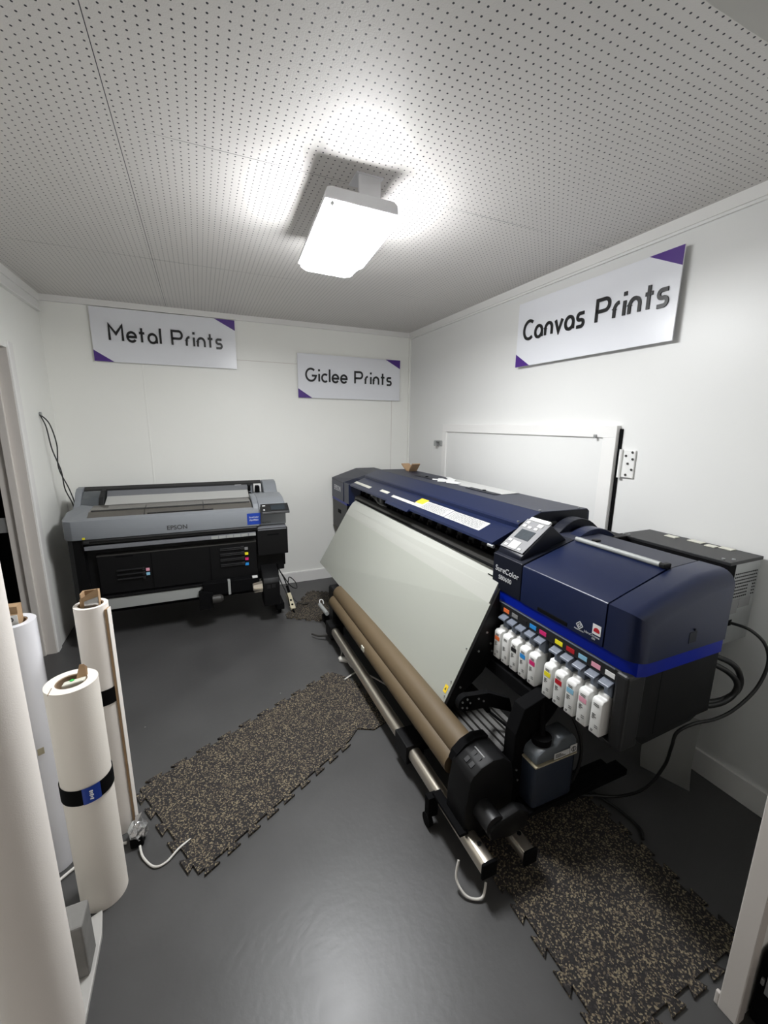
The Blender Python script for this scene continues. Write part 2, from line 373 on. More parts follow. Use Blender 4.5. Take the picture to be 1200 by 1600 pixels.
# ------------------------------------------------------------------ signs
def seg(mb, p, q, w, f):
    p, q = Vector(p), Vector(q); d = (q-p).normalized(); n = Vector((-d.y, d.x))*w/2
    c = [p+n, p-n, q-n, q+n]
    mb.quad(*[f(a) for a in c], th=0)
def stroke(mb, pts, w, f, fo):
    """ribbon with mitred corners, extruded between f (back) and fo (front)"""
    P = [Vector(p) for p in pts]; L, R = [], []
    for i, p in enumerate(P):
        a = (P[i]-P[i-1]).normalized() if i else None
        b = (P[i+1]-P[i]).normalized() if i < len(P)-1 else None
        if a is None: t = b; k = 1
        elif b is None: t = a; k = 1
        else:
            t = (a+b).normalized(); k = 1/max(0.5, t.dot(a))
        n = Vector((-t.y, t.x))*w/2*k; L.append(p+n); R.append(p-n)
    b_ = bmesh.new()
    A = [b_.verts.new(fo(v)) for v in L]; B = [b_.verts.new(fo(v)) for v in R]
    C = [b_.verts.new(f(v)) for v in L]; D = [b_.verts.new(f(v)) for v in R]
    for i in range(len(P)-1):
        b_.faces.new((A[i], A[i+1], B[i+1], B[i])); b_.faces.new((C[i], D[i], D[i+1], C[i+1]))
        b_.faces.new((A[i], C[i], C[i+1], A[i+1])); b_.faces.new((B[i], B[i+1], D[i+1], D[i]))
    b_.faces.new((A[0], B[0], D[0], C[0])); b_.faces.new((A[-1], C[-1], D[-1], B[-1]))
    bmesh.ops.recalc_face_normals(b_, faces=b_.faces)
    mb.join(b_)
def arc(cx, cy, r, a0, a1, n=14, ry=None):
    ry = ry or r
    return [(cx+r*math.cos(math.radians(a0+(a1-a0)*i/n)), cy+ry*math.sin(math.radians(a0+(a1-a0)*i/n))) for i in range(n+1)]
X = 0.60
GL = {
 'M': (0.98, [[(0, 0), (0, 0.98), (0.45, 0.42), (0.90, 0.98), (0.90, 0)]]),
 'e': (0.62, [[(0.02, 0.30)]+[(0.60, 0.30)]+arc(0.31, 0.30, 0.30, 12, 325, 22)]),
 't': (0.42, [[(0.18, 0), (0.18, 0.92)], [(0, X), (0.38, X)]]),
 'a': (0.62, [arc(0.30, 0.30, 0.29, 0, 360, 24), [(0.59, 0.32), (0.59, 0.0)]]),
 'l': (0.06, [[(0.03, 0), (0.03, 1.0)]]),
 'P': (0.86, [[(0.03, 0), (0.03, 0.93), (0.52, 0.93)]+arc(0.54, 0.68, 0.25, 90, -90, 12)+[(0.03, 0.43)]]),
 'r': (0.34, [[(0.03, 0), (0.03, 0.33)]+arc(0.30, 0.33, 0.27, 180, 95, 8)]),
 'i': (0.06, [[(0.03, 0), (0.03, X)]]),
 'n': (0.60, [[(0.03, 0), (0.03, 0.32)]+arc(0.30, 0.32, 0.27, 180, 0, 14)+[(0.57, 0)]]),
 's': (0.48, [[(0.46, X)]+arc(0.18, 0.45, 0.15, 90, 270, 10)+arc(0.30, 0.15, 0.15, 90, -90, 10)+[(0.0, 0.0)]]),
 'G': (1.02, [arc(0.50, 0.50, 0.47, 48, 345, 24)+[(0.98, 0.44), (0.58, 0.44)]]),
 'C': (0.84, [arc(0.50, 0.50, 0.47, 52, 308, 24)]),
 'c': (0.50, [arc(0.30, 0.30, 0.29, 48, 312, 18)]),
 'v': (0.56, [[(0.02, X), (0.28, 0.02), (0.54, X)]]),
 ' ': (0.34, []),
}
def lettering(mb, s, cap, width, org, xd, yd, zoff, th):
    gap = 0.23
    tot = sum(GL[c][0] for c in s)+gap*(len(s)-1)
    sx = width/(tot*cap)
    X_, Y_ = Vector(xd), Vector(yd); Z_ = X_.cross(Y_)
    pen = 0
    for c in s:
        wd, st = GL[c]
        def f(v, dz): return Vector(org)+X_*((pen+v[0])*cap*sx)+Y_*(v[1]*cap)+Z_*dz
        for kk, pl in enumerate(st): stroke(mb, pl, 0.155, lambda v: f(v, zoff), lambda v: f(v, zoff+th-0.0012*kk))
        if c == 'i':
            stroke(mb, [(0.03, 0.80), (0.03, 0.96)], 0.17, lambda v: f(v, zoff), lambda v: f(v, zoff+th))
        pen += wd+gap
def sign(loc, xd, words, label, text_o, text_w, cap, wd=1.07, ht=0.405, stand=0.02):
    """loc = bottom-left corner of the board against the wall"""
    t = thing('wall_sign', loc, label, 'sign', 'white name signs with purple corners')
    X_ = Vector(xd); Y_ = Vector((0, 0, 1)); Z_ = X_.cross(Y_); O = Vector(loc)
    def pt(a, b, c): return O+X_*a+Y_*b+Z_*c
    def slab(pl, z0, z1, name, material, parent):
        b = bmesh.new(); lo = [b.verts.new(pt(a, c, z0)) for a, c in pl]; hi = [b.verts.new(pt(a, c, z1)) for a, c in pl]
        b.faces.new(lo[::-1]); b.faces.new(hi); n = len(pl)
        for i in range(n): b.faces.new((lo[i], lo[(i+1) % n], hi[(i+1) % n], hi[i]))
        bmesh.ops.recalc_face_normals(b, faces=b.faces)
        m = MB(); m.join(b); return build(name, m, material, parent)
    bd = slab([(0, 0), (wd, 0), (wd, ht), (0, ht)], stand, stand+0.006, 'board', 'signwhite', t)
    slab([(0, 0), (0.135, 0), (0, 0.085)], stand+0.0062, stand+0.0075, 'corner_triangle', 'purple', t)
    slab([(wd, ht), (wd-0.165, ht), (wd, ht-0.085)], stand+0.0062, stand+0.0075, 'corner_triangle', 'purple', t)
    sp = MB()
    for a, c in ((0.06, 0.06), (wd-0.06, 0.06), (0.06, ht-0.06), (wd-0.06, ht-0.06)): sp.cyl(pt(a, c, 0.0), pt(a, c, stand), 0.008, n=12)
    build_each('standoff', sp, 'galv', t)
    full = sum(GL[c][0] for c in words)+0.23*(len(words)-1); a = 0
    for wd_ in words.split(' '):
        wl2 = sum(GL[c][0] for c in wd_)+0.23*(len(wd_)-1)
        lm = MB(); lettering(lm, wd_, cap, text_w*wl2/full, pt(text_o[0]+text_w*a/full, text_o[1], 0), xd, (0, 0, 1), stand+0.0062, 0.007)
        build('lettering', lm, 'signblack', t); a += wl2+0.34+0.46
    return t
sign((-0.725, YB, 2.092), (1, 0, 0), 'Metal Prints', 'white sign reading Metal Prints high on the back wall', (0.122, 0.165), 0.835, 0.118)
sign((0.888, YB, 1.866), (1, 0, 0), 'Giclee Prints', 'white sign reading Giclee Prints on the back wall by the corner', (0.075, 0.155), 0.895, 0.118)
sign((XR, 2.425, 2.018), (0, -1, 0), 'Canvas Prints', 'large white sign reading Canvas Prints on the right wall', (0.065, 0.165), 0.96, 0.118, stand=0.028)

# ------------------------------------------------------------------ rubber mats
def jag(p, q, n, d, seed=0, first=True):
    """interlocking dovetail teeth between two corners; d is the depth to the right-hand side"""
    p, q = Vector(p), Vector(q); L = (q-p).length; t = (q-p)/L; nn = Vector((t.y, -t.x)); out = []
    rnd = random.Random(seed)
    for k in range(n):
        a = (k+0.16+rnd.uniform(-.03, .03))/n*L; b = (k+0.70+rnd.uniform(-.03, .03))/n*L; s = 0.12/n*L
        out += [p+t*(a+s), p+t*(a-s*0.4)+nn*d, p+t*(b+s*0.4)+nn*d, p+t*(b-s)]
    return out
def mat_obj(corners, label, name='rubber_mat'):
    pts = []
    for i, (p, nteeth, dep) in enumerate(corners):
        q = corners[(i+1) % len(corners)][0]
        pts.append(Vector(p))
        if nteeth: pts += jag(p, q, nteeth, dep, i)
    o = build(name, MB().prism([(v.x, v.y) for v in pts], 'z', 0.001, 0.010), 'rubber', None, (corners[0][0][0], corners[0][0][1], 0))
    tag(o, label, 'mat', 'speckled interlocking rubber mats'); return o
mat_obj([((-0.365, 1.868), 5, 0.026), ((-0.122, 1.375), 9, 0.024), ((0.60, 1.785), 0, 0), ((0.665, 1.848), 0, 0), ((0.745, 1.806), 0, 0), ((0.846, 1.842), 3, 0.02), ((0.77, 2.30), 0, 0), ((0.688, 2.40), 10, 0.022)],
        'speckled black rubber mat lying in the middle of the open floor')
mat_obj([((0.885, 1.25), 8, 0.024), ((0.885, 0.47), 6, 0.026), ((1.47, 0.475), 7, 0.022), ((1.46, 1.12), 0, 0)],
        'speckled black rubber mat under the near end of the blue printer')
mat_obj([((0.56, 3.34), 6, 0.022), ((0.98, 3.06), 4, 0.02), ((1.10, 3.66), 6, 0.02), ((0.88, 3.80), 5, 0.02)],
        'speckled black rubber mat partly under the far end of the blue printer')

# ------------------------------------------------------------------ blue printer along the right wall
P1 = thing('large_format_printer', (1.25, 2.4, 0), 'huge navy blue large format printer with grey platen along the right wall', 'printer')
XF = 1.20
# --- right (near) housing
nb = MB().prism([(XF, 0.886), (XF, 1.046), (1.30, 1.076), (1.50, 1.132), (1.655, 1.140), (1.655, 0.886)], 'y', 0.752, 0.876)
def edge_sel(e):
    a, b = e.verts[0].co, e.verts[1].co
    if min(a.y, b.y) < 0.76 and max(a.y, b.y) < 0.76 and min(a.z, b.z) > 0.9: return True            # top near outline
    if abs(a.x-XF) < 1e-3 and abs(b.x-XF) < 1e-3 and abs(a.y-b.y) < 1e-3 and a.y < 0.76: return True   # near front vertical
    return False
nb2 = bmesh.new(); m_ = bpy.data.meshes.new('t'); nb.bm.to_mesh(m_); nb2.from_mesh(m_); bpy.data.meshes.remove(m_)
bmesh.ops.bevel(nb2, geom=[e for e in nb2.edges if edge_sel(e)], offset=0.055, segments=7, affect='EDGES', profile=0.5)
x_ = MB(); x_.join(nb2)
build('end_cover', x_, 'navy', P1, smooth=True)
lid = build('lid', MB().prism([(XF, 0.886), (XF, 1.046), (1.48, 1.1285), (1.48, 0.886)], 'y', 0.882, 1.283, bev=.006, sel=lambda e: abs(e.verts[0].co.x-XF) < 1e-3 and abs(e.verts[1].co.x-XF) < 1e-3 and min(e.verts[0].co.z, e.verts[1].co.z) > 1.0), 'navy', P1, smooth=True)
build('grip_recess', MB().box(XF-0.0012, XF+0.01, 1.03, 1.185, 0.889, 0.907, bev=.004), 'blackmatte', lid)
build('hinge_bar', MB().cyl((1.482, 0.905, 1.138), (1.482, 1.275, 1.138), 0.010, n=16), 'lightgrey', P1, smooth=True)
build_each('hinge_clip', MB().box(1.47, 1.51, 0.882, 0.904, 1.13, 1.146, bev=.004).box(1.50, 1.53, 1.19, 1.215, 1.14, 1.150, bev=.003), 'black', P1)
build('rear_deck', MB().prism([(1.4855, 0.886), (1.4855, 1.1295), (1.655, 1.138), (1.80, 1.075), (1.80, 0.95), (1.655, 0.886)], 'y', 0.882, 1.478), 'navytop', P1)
build('name_panel', MB().prism([(XF, 0.886), (XF, 1.050), (1.25, 1.066), (1.483, 1.130), (1.483, 0.886)], 'y', 1.289, 1.475, bev=.003, sel=lambda e: abs(e.verts[0].co.x-XF) < 1e-3), 'navydark', P1)
tm = MB(); text(tm, 'SureColor', 0.036, (XF-0.0015, 1.455, 0.975), (0, -1, 0), (0, 0, 1)); text(tm, 'S80600', 0.029, (XF-0.0015, 1.430, 0.940), (0, -1, 0), (0, 0, 1))
build('model_lettering', tm, 'silvertext', P1)
bs = MB().prism([(XF+0.004, 1.47), (XF+0.004, 0.80), (XF+0.02, 0.765), (XF+0.05, 0.754), (1.65, 0.754), (1.65, 1.47)], 'z', 0.838, 0.886)
build('blue_stripe', bs, 'bluestripe', P1, smooth=True)
# logos on lid front
lg = MB()
def diamond(c, r, w_):
    y, z = c
    for i in range(4):
        a0, a1 = PI/2*i, PI/2*(i+1)
        p = (y+r*math.cos(a0), z+r*math.sin(a0)); q = (y+r*math.cos(a1), z+r*math.sin(a1))
        lg.tube([(XF-0.001, p[0], p[1]), (XF-0.001, q[0], q[1])], w_, n=6, smooth=False)
diamond((0.978, 0.922), 0.014, 0.0018); diamond((0.978, 0.922), 0.006, 0.0012)
text(lg, 'PRECISIONCORE', 0.0055, (XF-0.001, 1.000, 0.902), (0, -1, 0), (0, 0, 1))
text(lg, 'UltraChrome', 0.0115, (XF-0.001, 0.957, 0.907), (0, -1, 0), (0, 0, 1)); text(lg, 'GS3', 0.009, (XF-0.001, 0.925, 0.897), (0, -1, 0), (0, 0, 1))
build('logo_print', lg, 'silvertext', P1)
st = build('sticker', MB().box(XF-0.0012, XF+0.002, 0.892, 0.925, 0.918, 0.955), 'tagwhite', P1)
build('sticker_swirl', MB().prism(arc(0.908, 0.932, 0.012, -20, 200, 12), 'x', XF-0.002, XF-0.0012), 'red', st)
build('side_latch', MB().box(1.44, 1.48, 0.7505, 0.753, 0.915, 0.955, bev=.001).cyl((1.463, 0.752, 0.962), (1.463, 0.747, 0.962), 0.004, n=10), 'navydark', P1)
# --- lower ink compartment
low = MB().prism([(XF+0.035, 0.80), (XF+0.055, 0.772), (XF+0.10, 0.757), (1.645, 0.757), (1.645, 1.475), (XF+0.075, 1.475), (XF+0.075, 0.80)], 'z', 0.60, 0.838)
low.prism([(1.26, 0.600), (1.30, 0.562), (1.56, 0.575), (1.62, 0.600)], 'y', 0.765, 1.46)
build('ink_cabinet', low, 'black', P1, smooth=True)
build('side_seam', MB().box(1.335, 1.3365, 0.7562, 0.758, 0.60, 0.838), 'blackmatte', P1)
bz = MB()
bz.box(XF-0.012, XF+0.06, 1.445, 1.480, 0.562, 0.845, bev=.008)       # far post
bz.box(XF-0.012, XF+0.06, 0.795, 1.446, 0.562, 0.578, bev=.003)       # sill
bz.box(XF-0.006, XF+0.06, 0.795, 1.446, 0.795, 0.842, bev=.003)       # header
bz.box(XF-0.012, XF+0.075, 0.765, 0.815, 0.562, 0.842, bev=.012, seg=3)
bz.box(XF+0.006, XF+0.06, 1.098, 1.112, 0.578, 0.80)
bz.box(XF+0.050, XF+0.076, 0.80, 1.446, 0.57, 0.82)
build('ink_bay_frame', bz, 'charcoal', P1)
build('frame_highlight', MB().box(XF-0.0075, XF-0.005, 0.82, 1.44, 0.8385, 0.8425), 'lever', P1)
# cartridges, levers and colour tags
order = ['orange', 'tagwhite', 'tagblack', 'cyan', 'magenta', 'yellow', 'red', 'lightcyan', 'pink', 'tagwhite']
names = ['orange', 'plain white', 'black', 'cyan', 'magenta', 'yellow', 'dark red', 'pale cyan', 'pink', 'plain white']
tagcol = ['orange', 'taggrey', 'tagblack', 'cyan', 'magenta', 'yellow', 'red', 'lightcyan', 'pink', 'tagwhite']
place = ['farthest in the ink bay', 'second from the far end', 'in the left half of the ink bay', 'between the black and magenta labelled ones', 'at the middle post of the ink bay',
         'just past the middle post', 'between the yellow and pale cyan labelled ones', 'in the right half of the ink bay', 'second from the near end of the ink bay', 'nearest one in the ink bay']
cy0 = [1.385-0.0545*k for k in range(5)]+[1.085-0.0550*k for k in range(5)]
def cart_meshes():
    m = MB().prism([(XF-0.040, 0.588), (XF-0.040, 0.712), (XF-0.032, 0.722), (XF-0.014, 0.722), (XF-0.010, 0.735), (XF+0.045, 0.735), (XF+0.045, 0.588)], 'y', 0.0, -0.042, bev=.0045, seg=2)
    return m
def shifted(mb, dy): return mb.xf(Matrix.Translation((0, dy, 0)))
proto = None
for k in range(10):
    y = cy0[k]
    lab = 'white ink cartridge with %s label, %s' % (names[k], place[k]) if 'plain' not in names[k] else 'white ink cartridge without coloured band, %s' % place[k]
    if proto is None:
        c = thing('ink_cartridge', (XF-0.02, y, 0.588), lab, 'ink cartridge', 'white ink cartridges in the ink bay')
        body_o = build('body', shifted(cart_meshes(), y), 'cartwhite', c, smooth=True)
        prints = []
        for grp in (((0.704, 0.010, 0.030), (0.698, 0.010, 0.030)), ((0.664, 0.008, 0.022), (0.659, 0.008, 0.018), (0.654, 0.008, 0.024), (0.648, 0.008, 0.016)), ((0.625, 0.022, 0.034), (0.618, 0.022, 0.034), (0.603, 0.008, 0.018), (0.598, 0.008, 0.016))):
            pm = MB()
            for z, a, b in grp: pm.box(XF-0.0412, XF-0.0402, y-b, y-a, z-0.0012, z+0.0008)
            prints.append(build('fine_print', pm, 'ink', c))
        proto = c
    else:
        c = proto.copy(); COL.objects.link(c); c.location = (XF-0.02, y, 0.588); tag(c, lab, 'ink cartridge', 'white ink cartridges in the ink bay')
        for src in [body_o]+prints:
            d = src.copy(); COL.objects.link(d); d.parent = c
    if 'plain' not in names[k]:
        build('colour_band', MB().box(XF-0.0414, XF-0.0402, y-0.036, y-0.006, 0.675, 0.693), order[k], c)
    lv = MB().box(XF-0.004, XF+0.03, y-0.044, y-0.012, 0.728, 0.785, bev=.004)
    lv.prism([(XF-0.030, 0.772), (XF-0.028, 0.780), (XF+0.002, 0.792), (XF+0.004, 0.782)], 'y', y-0.004, y-0.046, bev=.002)
    build('lock_lever', lv, 'lever', P1)
    build('colour_tag', MB().box(XF-0.0078, XF-0.0055, y-0.048, y-0.012, 0.805, 0.822), tagcol[k], P1)
# --- control panel wedge
cp = MB(); b = bmesh.new()
yl, yr = 1.470, 1.315
def V(x, y, z): return b.verts.new((x, y, z))
A = [V(1.215, yl, 1.048), V(1.215, yr, 1.048), V(1.475, yr, 1.120), V(1.475, yl, 1.120)]
B = [V(1.225, yl, 1.078), V(1.215, yr, 1.072), V(1.375, yr, 1.196), V(1.385, yl, 1.196)]
b.faces.new(A[::-1]); b.faces.new(B)
for i in range(4): b.faces.new((A[i], A[(i+1) % 4], B[(i+1) % 4], B[i]))
bmesh.ops.recalc_face_normals(b, faces=b.faces)
bmesh.ops.bevel(b, geom=b.edges[:], offset=0.006, segments=2, affect='EDGES', profile=0.5)
cp.join(b); cpo = build('control_panel', cp, 'navydark', P1, smooth=True)
# local frame on slanted face
O_ = Vector((1.220, yl-0.004, 1.0805)); Xd = Vector((0, -1, 0)); Yd = Vector((0.16, 0, 0.1195)).normalized(); Nn = Xd.cross(Yd).normalized()
def pan(a0, a1, b0, b1, t0=0.0008, t1=0.002, bev=0.0):
    m = MB().box(a0, a1, b0, b1, t0, t1, bev=bev)
    mm = Matrix((Xd, Yd, Nn)).transposed().to_4x4(); mm.translation = O_
    return m.xf(mm)
fp = build('face_plate', pan(0.004, 0.146, 0.006, 0.192, 0.000, 0.003), 'panelgrey', cpo)
build('screen', pan(0.030, 0.116, 0.072, 0.128, 0.003, 0.0045), 'screen', cpo)
for (a, b_, w_, h_) in ((0.018, 0.016, 0.020, 0.012), (0.018, 0.046, 0.018, 0.012), (0.106, 0.014, 0.018, 0.011), (0.016, 0.142, 0.020, 0.014), (0.050, 0.140, 0.020, 0.012), (0.088, 0.140, 0.020, 0.012), (0.090, 0.160, 0.030, 0.018), (0.020, 0.165, 0.018, 0.014)):
    build('button', pan(a, a+w_, b_, b_+h_, 0.003, 0.006, 0.001), 'white', cpo)
build('cross_key', pan(0.046, 0.096, 0.012, 0.056, 0.003, 0.006, 0.002), 'tagwhite', cpo)
build('alert_lamp', pan(0.020, 0.140, 0.186, 0.206, -0.004, 0.008, 0.003), 'tagwhite', cpo)
# --- cable guide arches behind the panel
def arch_pts(x0, x1, z0, h, n=12, t=0.02):
    o_ = [(x0+(x1-x0)*i/n, z0+h*math.sin(PI*(0.12+0.88*i/n)) if False else z0+h*(1-((i/n-0.45)/0.55)**2)) for i in range(n+1)]
    return o_
def arch(y0, y1, x0, x1, z0, h, t, m, nm='cable_cover'):
    up_ = arch_pts(x0, x1, z0, h); lo_ = [(x, z-t) for x, z in up_][::-1]
    return build(nm, MB().prism(up_+lo_, 'y', y0, y1, bev=.003), m, P1)
arch(1.395, 1.455, 1.50, 1.80, 1.095, 0.095, 0.04, 'navydark'); arch(1.305, 1.365, 1.52, 1.79, 1.100, 0.062, 0.04, 'navy')
build('cable_duct', MB().box(1.40, 1.56, 1.455, 1.478, 1.10, 1.170, bev=.008).box(1.72, 1.83, 1.285, 1.46, 1.085, 1.115, bev=.003), 'black', P1)

# --- hood and front cover
HY0, HY1 = 1.482, 3.50
hood = build('hood', MB().prism([(1.337, 1.138), (1.337, 1.168), (1.347, 1.174), (1.469, 1.217), (1.775, 1.213), (1.79, 1.20), (1.80, 1.02), (1.36, 1.02), (1.36, 1.13)], 'y', HY0, HY1), 'navy', P1)
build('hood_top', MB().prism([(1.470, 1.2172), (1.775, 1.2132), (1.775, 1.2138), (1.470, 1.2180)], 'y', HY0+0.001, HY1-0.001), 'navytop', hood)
build('hood_end_plate', MB().prism([(1.337, 1.138), (1.337, 1.168), (1.469, 1.215), (1.775, 1.211), (1.785, 1.10), (1.36, 1.10)], 'y', HY0-0.003, HY0), 'navydark', P1)
sc = MB()
for (x, z) in ((1.352, 1.176), (1.48, 1.220), (1.74, 1.216)): sc.cyl((x, HY0+0.02, z-0.006), (x, HY0+0.02, z+0.004), 0.006, n=10)
build_each('screw', sc, 'galv', P1)
for (y0, y1) in ((2.72, 2.99), (1.97, 2.27)):
    hp = build('grip_plate', MB().box(1.575, 1.625, y0, y1, 1.218, 1.2205, bev=.001), 'navydark', P1)
    build('screw', MB().cyl((1.615, (y0+y1)/2, 1.2205), (1.615, (y0+y1)/2, 1.2245), 0.012, n=12), 'blackmatte', hp)
fc = build('front_cover', MB().prism([(1.196, 1.080), (1.199, 1.092), (1.340, 1.150), (1.36, 1.150), (1.36, 1.125), (1.34, 1.135), (1.212, 1.080)], 'y', 1.49, 3.50), 'navy', P1)
build('cover_handle', MB().prism([(1.176, 1.070), (1.178, 1.078), (1.200, 1.0945), (1.207, 1.086), (1.200, 1.072)], 'y', 2.33, 2.68, bev=.003), 'navy', P1)
# stickers on the cover
def on_cover(y0, y1, t0, t1, m, nm, parent=fc, off=0.0012, dy=0.0):
    a = Vector((1.199, 0, 1.092)); c = Vector((1.340, 0, 1.150)); d = (c-a); n = Vector((-d.z, 0, d.x)).normalized()
    def q(y, t): v = a+d*t+n*off; return (v.x, y, v.z)
    return build(nm, MB().quad(q(y0, t0), q(y1, t0), q(y1+dy, t1), q(y0+dy, t1), th=0.0006), m, parent)
on_cover(3.13, 3.50, 0.25, 0.44, 'noteivory', 'label_strip'); on_cover(2.80, 2.95, 0.36, 0.54, 'noteivory', 'label_strip'); on_cover(2.36, 2.71, 0.28, 0.44, 'noteivory', 'label_strip')
n1 = on_cover(1.985, 2.38, 0.28, 0.80, 'paper', 'note_sheet'); n2 = on_cover(1.648, 1.978, 0.27, 0.77, 'paper', 'note_sheet')
on_cover(2.29, 2.385, 0.50, 0.86, 'noteyellow', 'yellow_marker', off=0.002)
for nn, (ya, yb) in ((n1, (1.99, 2.28)), (n2, (1.655, 1.97))):
    tl = MB(); a = Vector((1.199, 0, 1.092)); c = Vector((1.340, 0, 1.150)); d = (c-a); nv = Vector((-d.z, 0, d.x)).normalized()
    rr = random.Random(3)
    for i in range(9):
        t = 0.32+i*0.048; y = yb-0.01
        while y > ya+0.03:
            L_ = rr.uniform(0.008, 0.03); y2 = max(ya+0.01, y-L_)
            v0 = a+d*t+nv*0.0022; v1 = a+d*(t+0.016)+nv*0.0022
            tl.quad((v0.x, y, v0.z), (v0.x, y2, v0.z), (v1.x, y2, v1.z), (v1.x, y, v1.z)); y = y2-0.006
    build('writing', tl, 'ink', nn)
# interior of the print zone
build('print_zone', MB().box(1.36, 1.66, 1.48, 3.55, 0.60, 1.02).prism([(1.262, 0.93), (1.262, 0.955), (1.36, 0.965), (1.36, 0.93)], 'y', 1.48, 3.62), 'blackmatte', P1)
rl = MB().prism([(1.222, 0.948), (1.235, 0.985), (1.262, 0.998), (1.29, 0.99), (1.29, 0.94)], 'y', 1.485, 3.47, bev=.003)
build('front_roller_cover', rl, 'darkmetal', P1)
pr = MB()
for i in range(18):
    y = 1.58+i*0.115; pr.box(1.33, 1.36, y, y+0.05, 0.985, 1.015, bev=.004).cyl((1.325, y+0.02, 0.99), (1.325, y+0.034, 0.99), 0.012, n=12)
build_each('pinch_rollers', pr, 'charcoal', P1)
ih = MB().prism([(1.25, 1.045), (1.25, 1.065), (1.30, 1.10), (1.355, 1.04), (1.30, 0.995)], 'y', 3.10, 3.13).tube([(1.28, 3.08, 1.06), (1.25, 2.98, 1.02), (1.29, 2.90, 0.99)], 0.008)
ih.box(1.27, 1.29, 2.96, 3.0, 0.98, 1.10)
build('feed_arm', ih, 'taggrey', P1)
build('cover_latch', MB().cyl((1.20, 1.48, 1.075), (1.20, 1.52, 1.075), 0.008, n=12), 'galv', P1)
build('media_slot', MB().prism([(1.2045, 0.9295), (1.2075, 0.934), (1.206, 0.935), (1.203, 0.9305)], 'y', 1.475, 1.515), 'blackmatte', P1)

# --- grey platen / media guide plate
pp = [(1.240, 0.962), (1.218, 0.956), (1.196, 0.936), (1.172, 0.900), (1.130, 0.832), (0.878, 0.426), (0.884, 0.424), (1.14, 0.822), (1.215, 0.93), (1.240, 0.945)]
def loft(A, ya, B, yb):
    b = bmesh.new(); va = [b.verts.new((x, ya, z)) for x, z in A]; vb = [b.verts.new((x, yb, z)) for x, z in B]; n = len(A)
    b.faces.new(va); b.faces.new(vb[::-1])
    for i in range(n): b.faces.new((va[i], vb[i], vb[(i+1) % n], va[(i+1) % n]))
    bmesh.ops.recalc_face_normals(b, faces=b.faces); m = MB(); m.join(b); return m
build('guide_plate', loft([(1.153, 0.825), (0.917, 0.355), (0.925, 0.351), (1.163, 0.820)], 1.42, [(1.126, 0.852), (0.880, 0.434), (0.888, 0.430), (1.136, 0.847)], 3.405), 'platen', P1)
build('platen', loft([(1.245, 0.966), (1.228, 0.962), (1.206, 0.930), (1.182, 0.883), (1.153, 0.825), (1.163, 0.82), (1.192, 0.875), (1.218, 0.925), (1.245, 0.945)], 1.43,
    [(1.245, 0.966), (1.216, 0.961), (1.186, 0.941), (1.158, 0.905), (1.126, 0.852), (1.136, 0.847), (1.17, 0.90), (1.20, 0.93), (1.245, 0.945)], 3.405), 'platenlight', P1)
build('media_edge', MB().box(1.212, 1.262, 1.485, 3.42, 0.9665, 0.972), 'blackmatte', P1)
wb = MB().prism([(0.912, 0.346), (1.190, 0.90), (1.192, 0.60), (1.120, 0.50), (1.04, 0.44), (0.935, 0.340)], 'y', 1.402, 1.416, bev=.001)
wb.prism([(0.886, 0.428), (1.128, 0.845), (1.24, 0.93), (1.24, 0.62), (1.12, 0.58), (0.90, 0.43)], 'y', 3.408, 3.42)
build_each('plate_end', wb, 'black', P1)
sc = MB()
for (x, z) in ((1.00, 0.455), (1.09, 0.615), (1.13, 0.70), (1.155, 0.64), (1.165, 0.60)): sc.cyl((x, 1.402, z), (x, 1.397, z), 0.005, n=10)
for (x, z) in ((0.942, 0.405), (0.975, 0.470), (1.05, 0.620)): sc.cyl((x-0.001, 1.435, z), (x-0.006, 1.435, z+0.003), 0.0035, n=10)
build_each('screw', sc, 'galv', P1)
wl_ = MB().box(-0.012, 0.012, -0.018, 0.018, 0, 0.001)
d_ = Vector((0.236, 0, 0.470)).normalized(); n_ = Vector((-d_.z, 0, d_.x)); mm = Matrix((Vector((0, -1, 0)), d_, n_)).transposed().to_4x4(); mm.translation = Vector((0.954, 1.447, 0.4295))+n_*0.0005
wlo = build('warning_label', wl_.xf(mm), 'noteyellow', P1)
mm2 = mm.copy(); mm2.translation = mm.translation+n_*0.0012
wt = MB().prism([(-0.006, -0.005), (0.006, -0.005), (0.0, 0.008)], 'z', 0, 0.0004)
build('warning_triangle', wt.xf(mm2), 'ink', wlo)

# --- far housing
fb = MB().prism([(XF, 3.71), (XF, 4.075), (1.66, 4.075), (1.66, 3.56), (1.29, 3.56)], 'z', 0.90, 1.072)
build('far_housing', fb, 'navy', P1)
ft = MB(); b = bmesh.new()
lo_ = [b.verts.new(p) for p in ((XF, 3.71, 1.072), (XF, 4.075, 1.072), (1.66, 4.075, 1.072), (1.66, 3.56, 1.072), (1.29, 3.56, 1.072))]
hi_ = [b.verts.new(p) for p in ((XF, 3.71, 1.084), (XF, 4.075, 1.090), (1.46, 4.075, 1.175), (1.66, 4.075, 1.175), (1.66, 3.62, 1.175), (1.42, 3.62, 1.165), (1.29, 3.62, 1.13))]
b.faces.new(lo_[::-1])
b.faces.new((hi_[0], hi_[6], hi_[5], hi_[2], hi_[1])); b.faces.new((hi_[5], hi_[4], hi_[3], hi_[2]))
b.faces.new((lo_[0], lo_[4], hi_[6], hi_[0])); b.faces.new((lo_[1], lo_[0], hi_[0], hi_[1])); b.faces.new((lo_[2], lo_[1], hi_[1], hi_[2], hi_[3]))
b.faces.new((lo_[3], lo_[2], hi_[3], hi_[4])); b.faces.new((lo_[4], lo_[3], hi_[4], hi_[5], hi_[6]))
bmesh.ops.recalc_face_normals(b, faces=b.faces); ft.join(b)
build('far_housing_top', ft, 'navytop', P1)
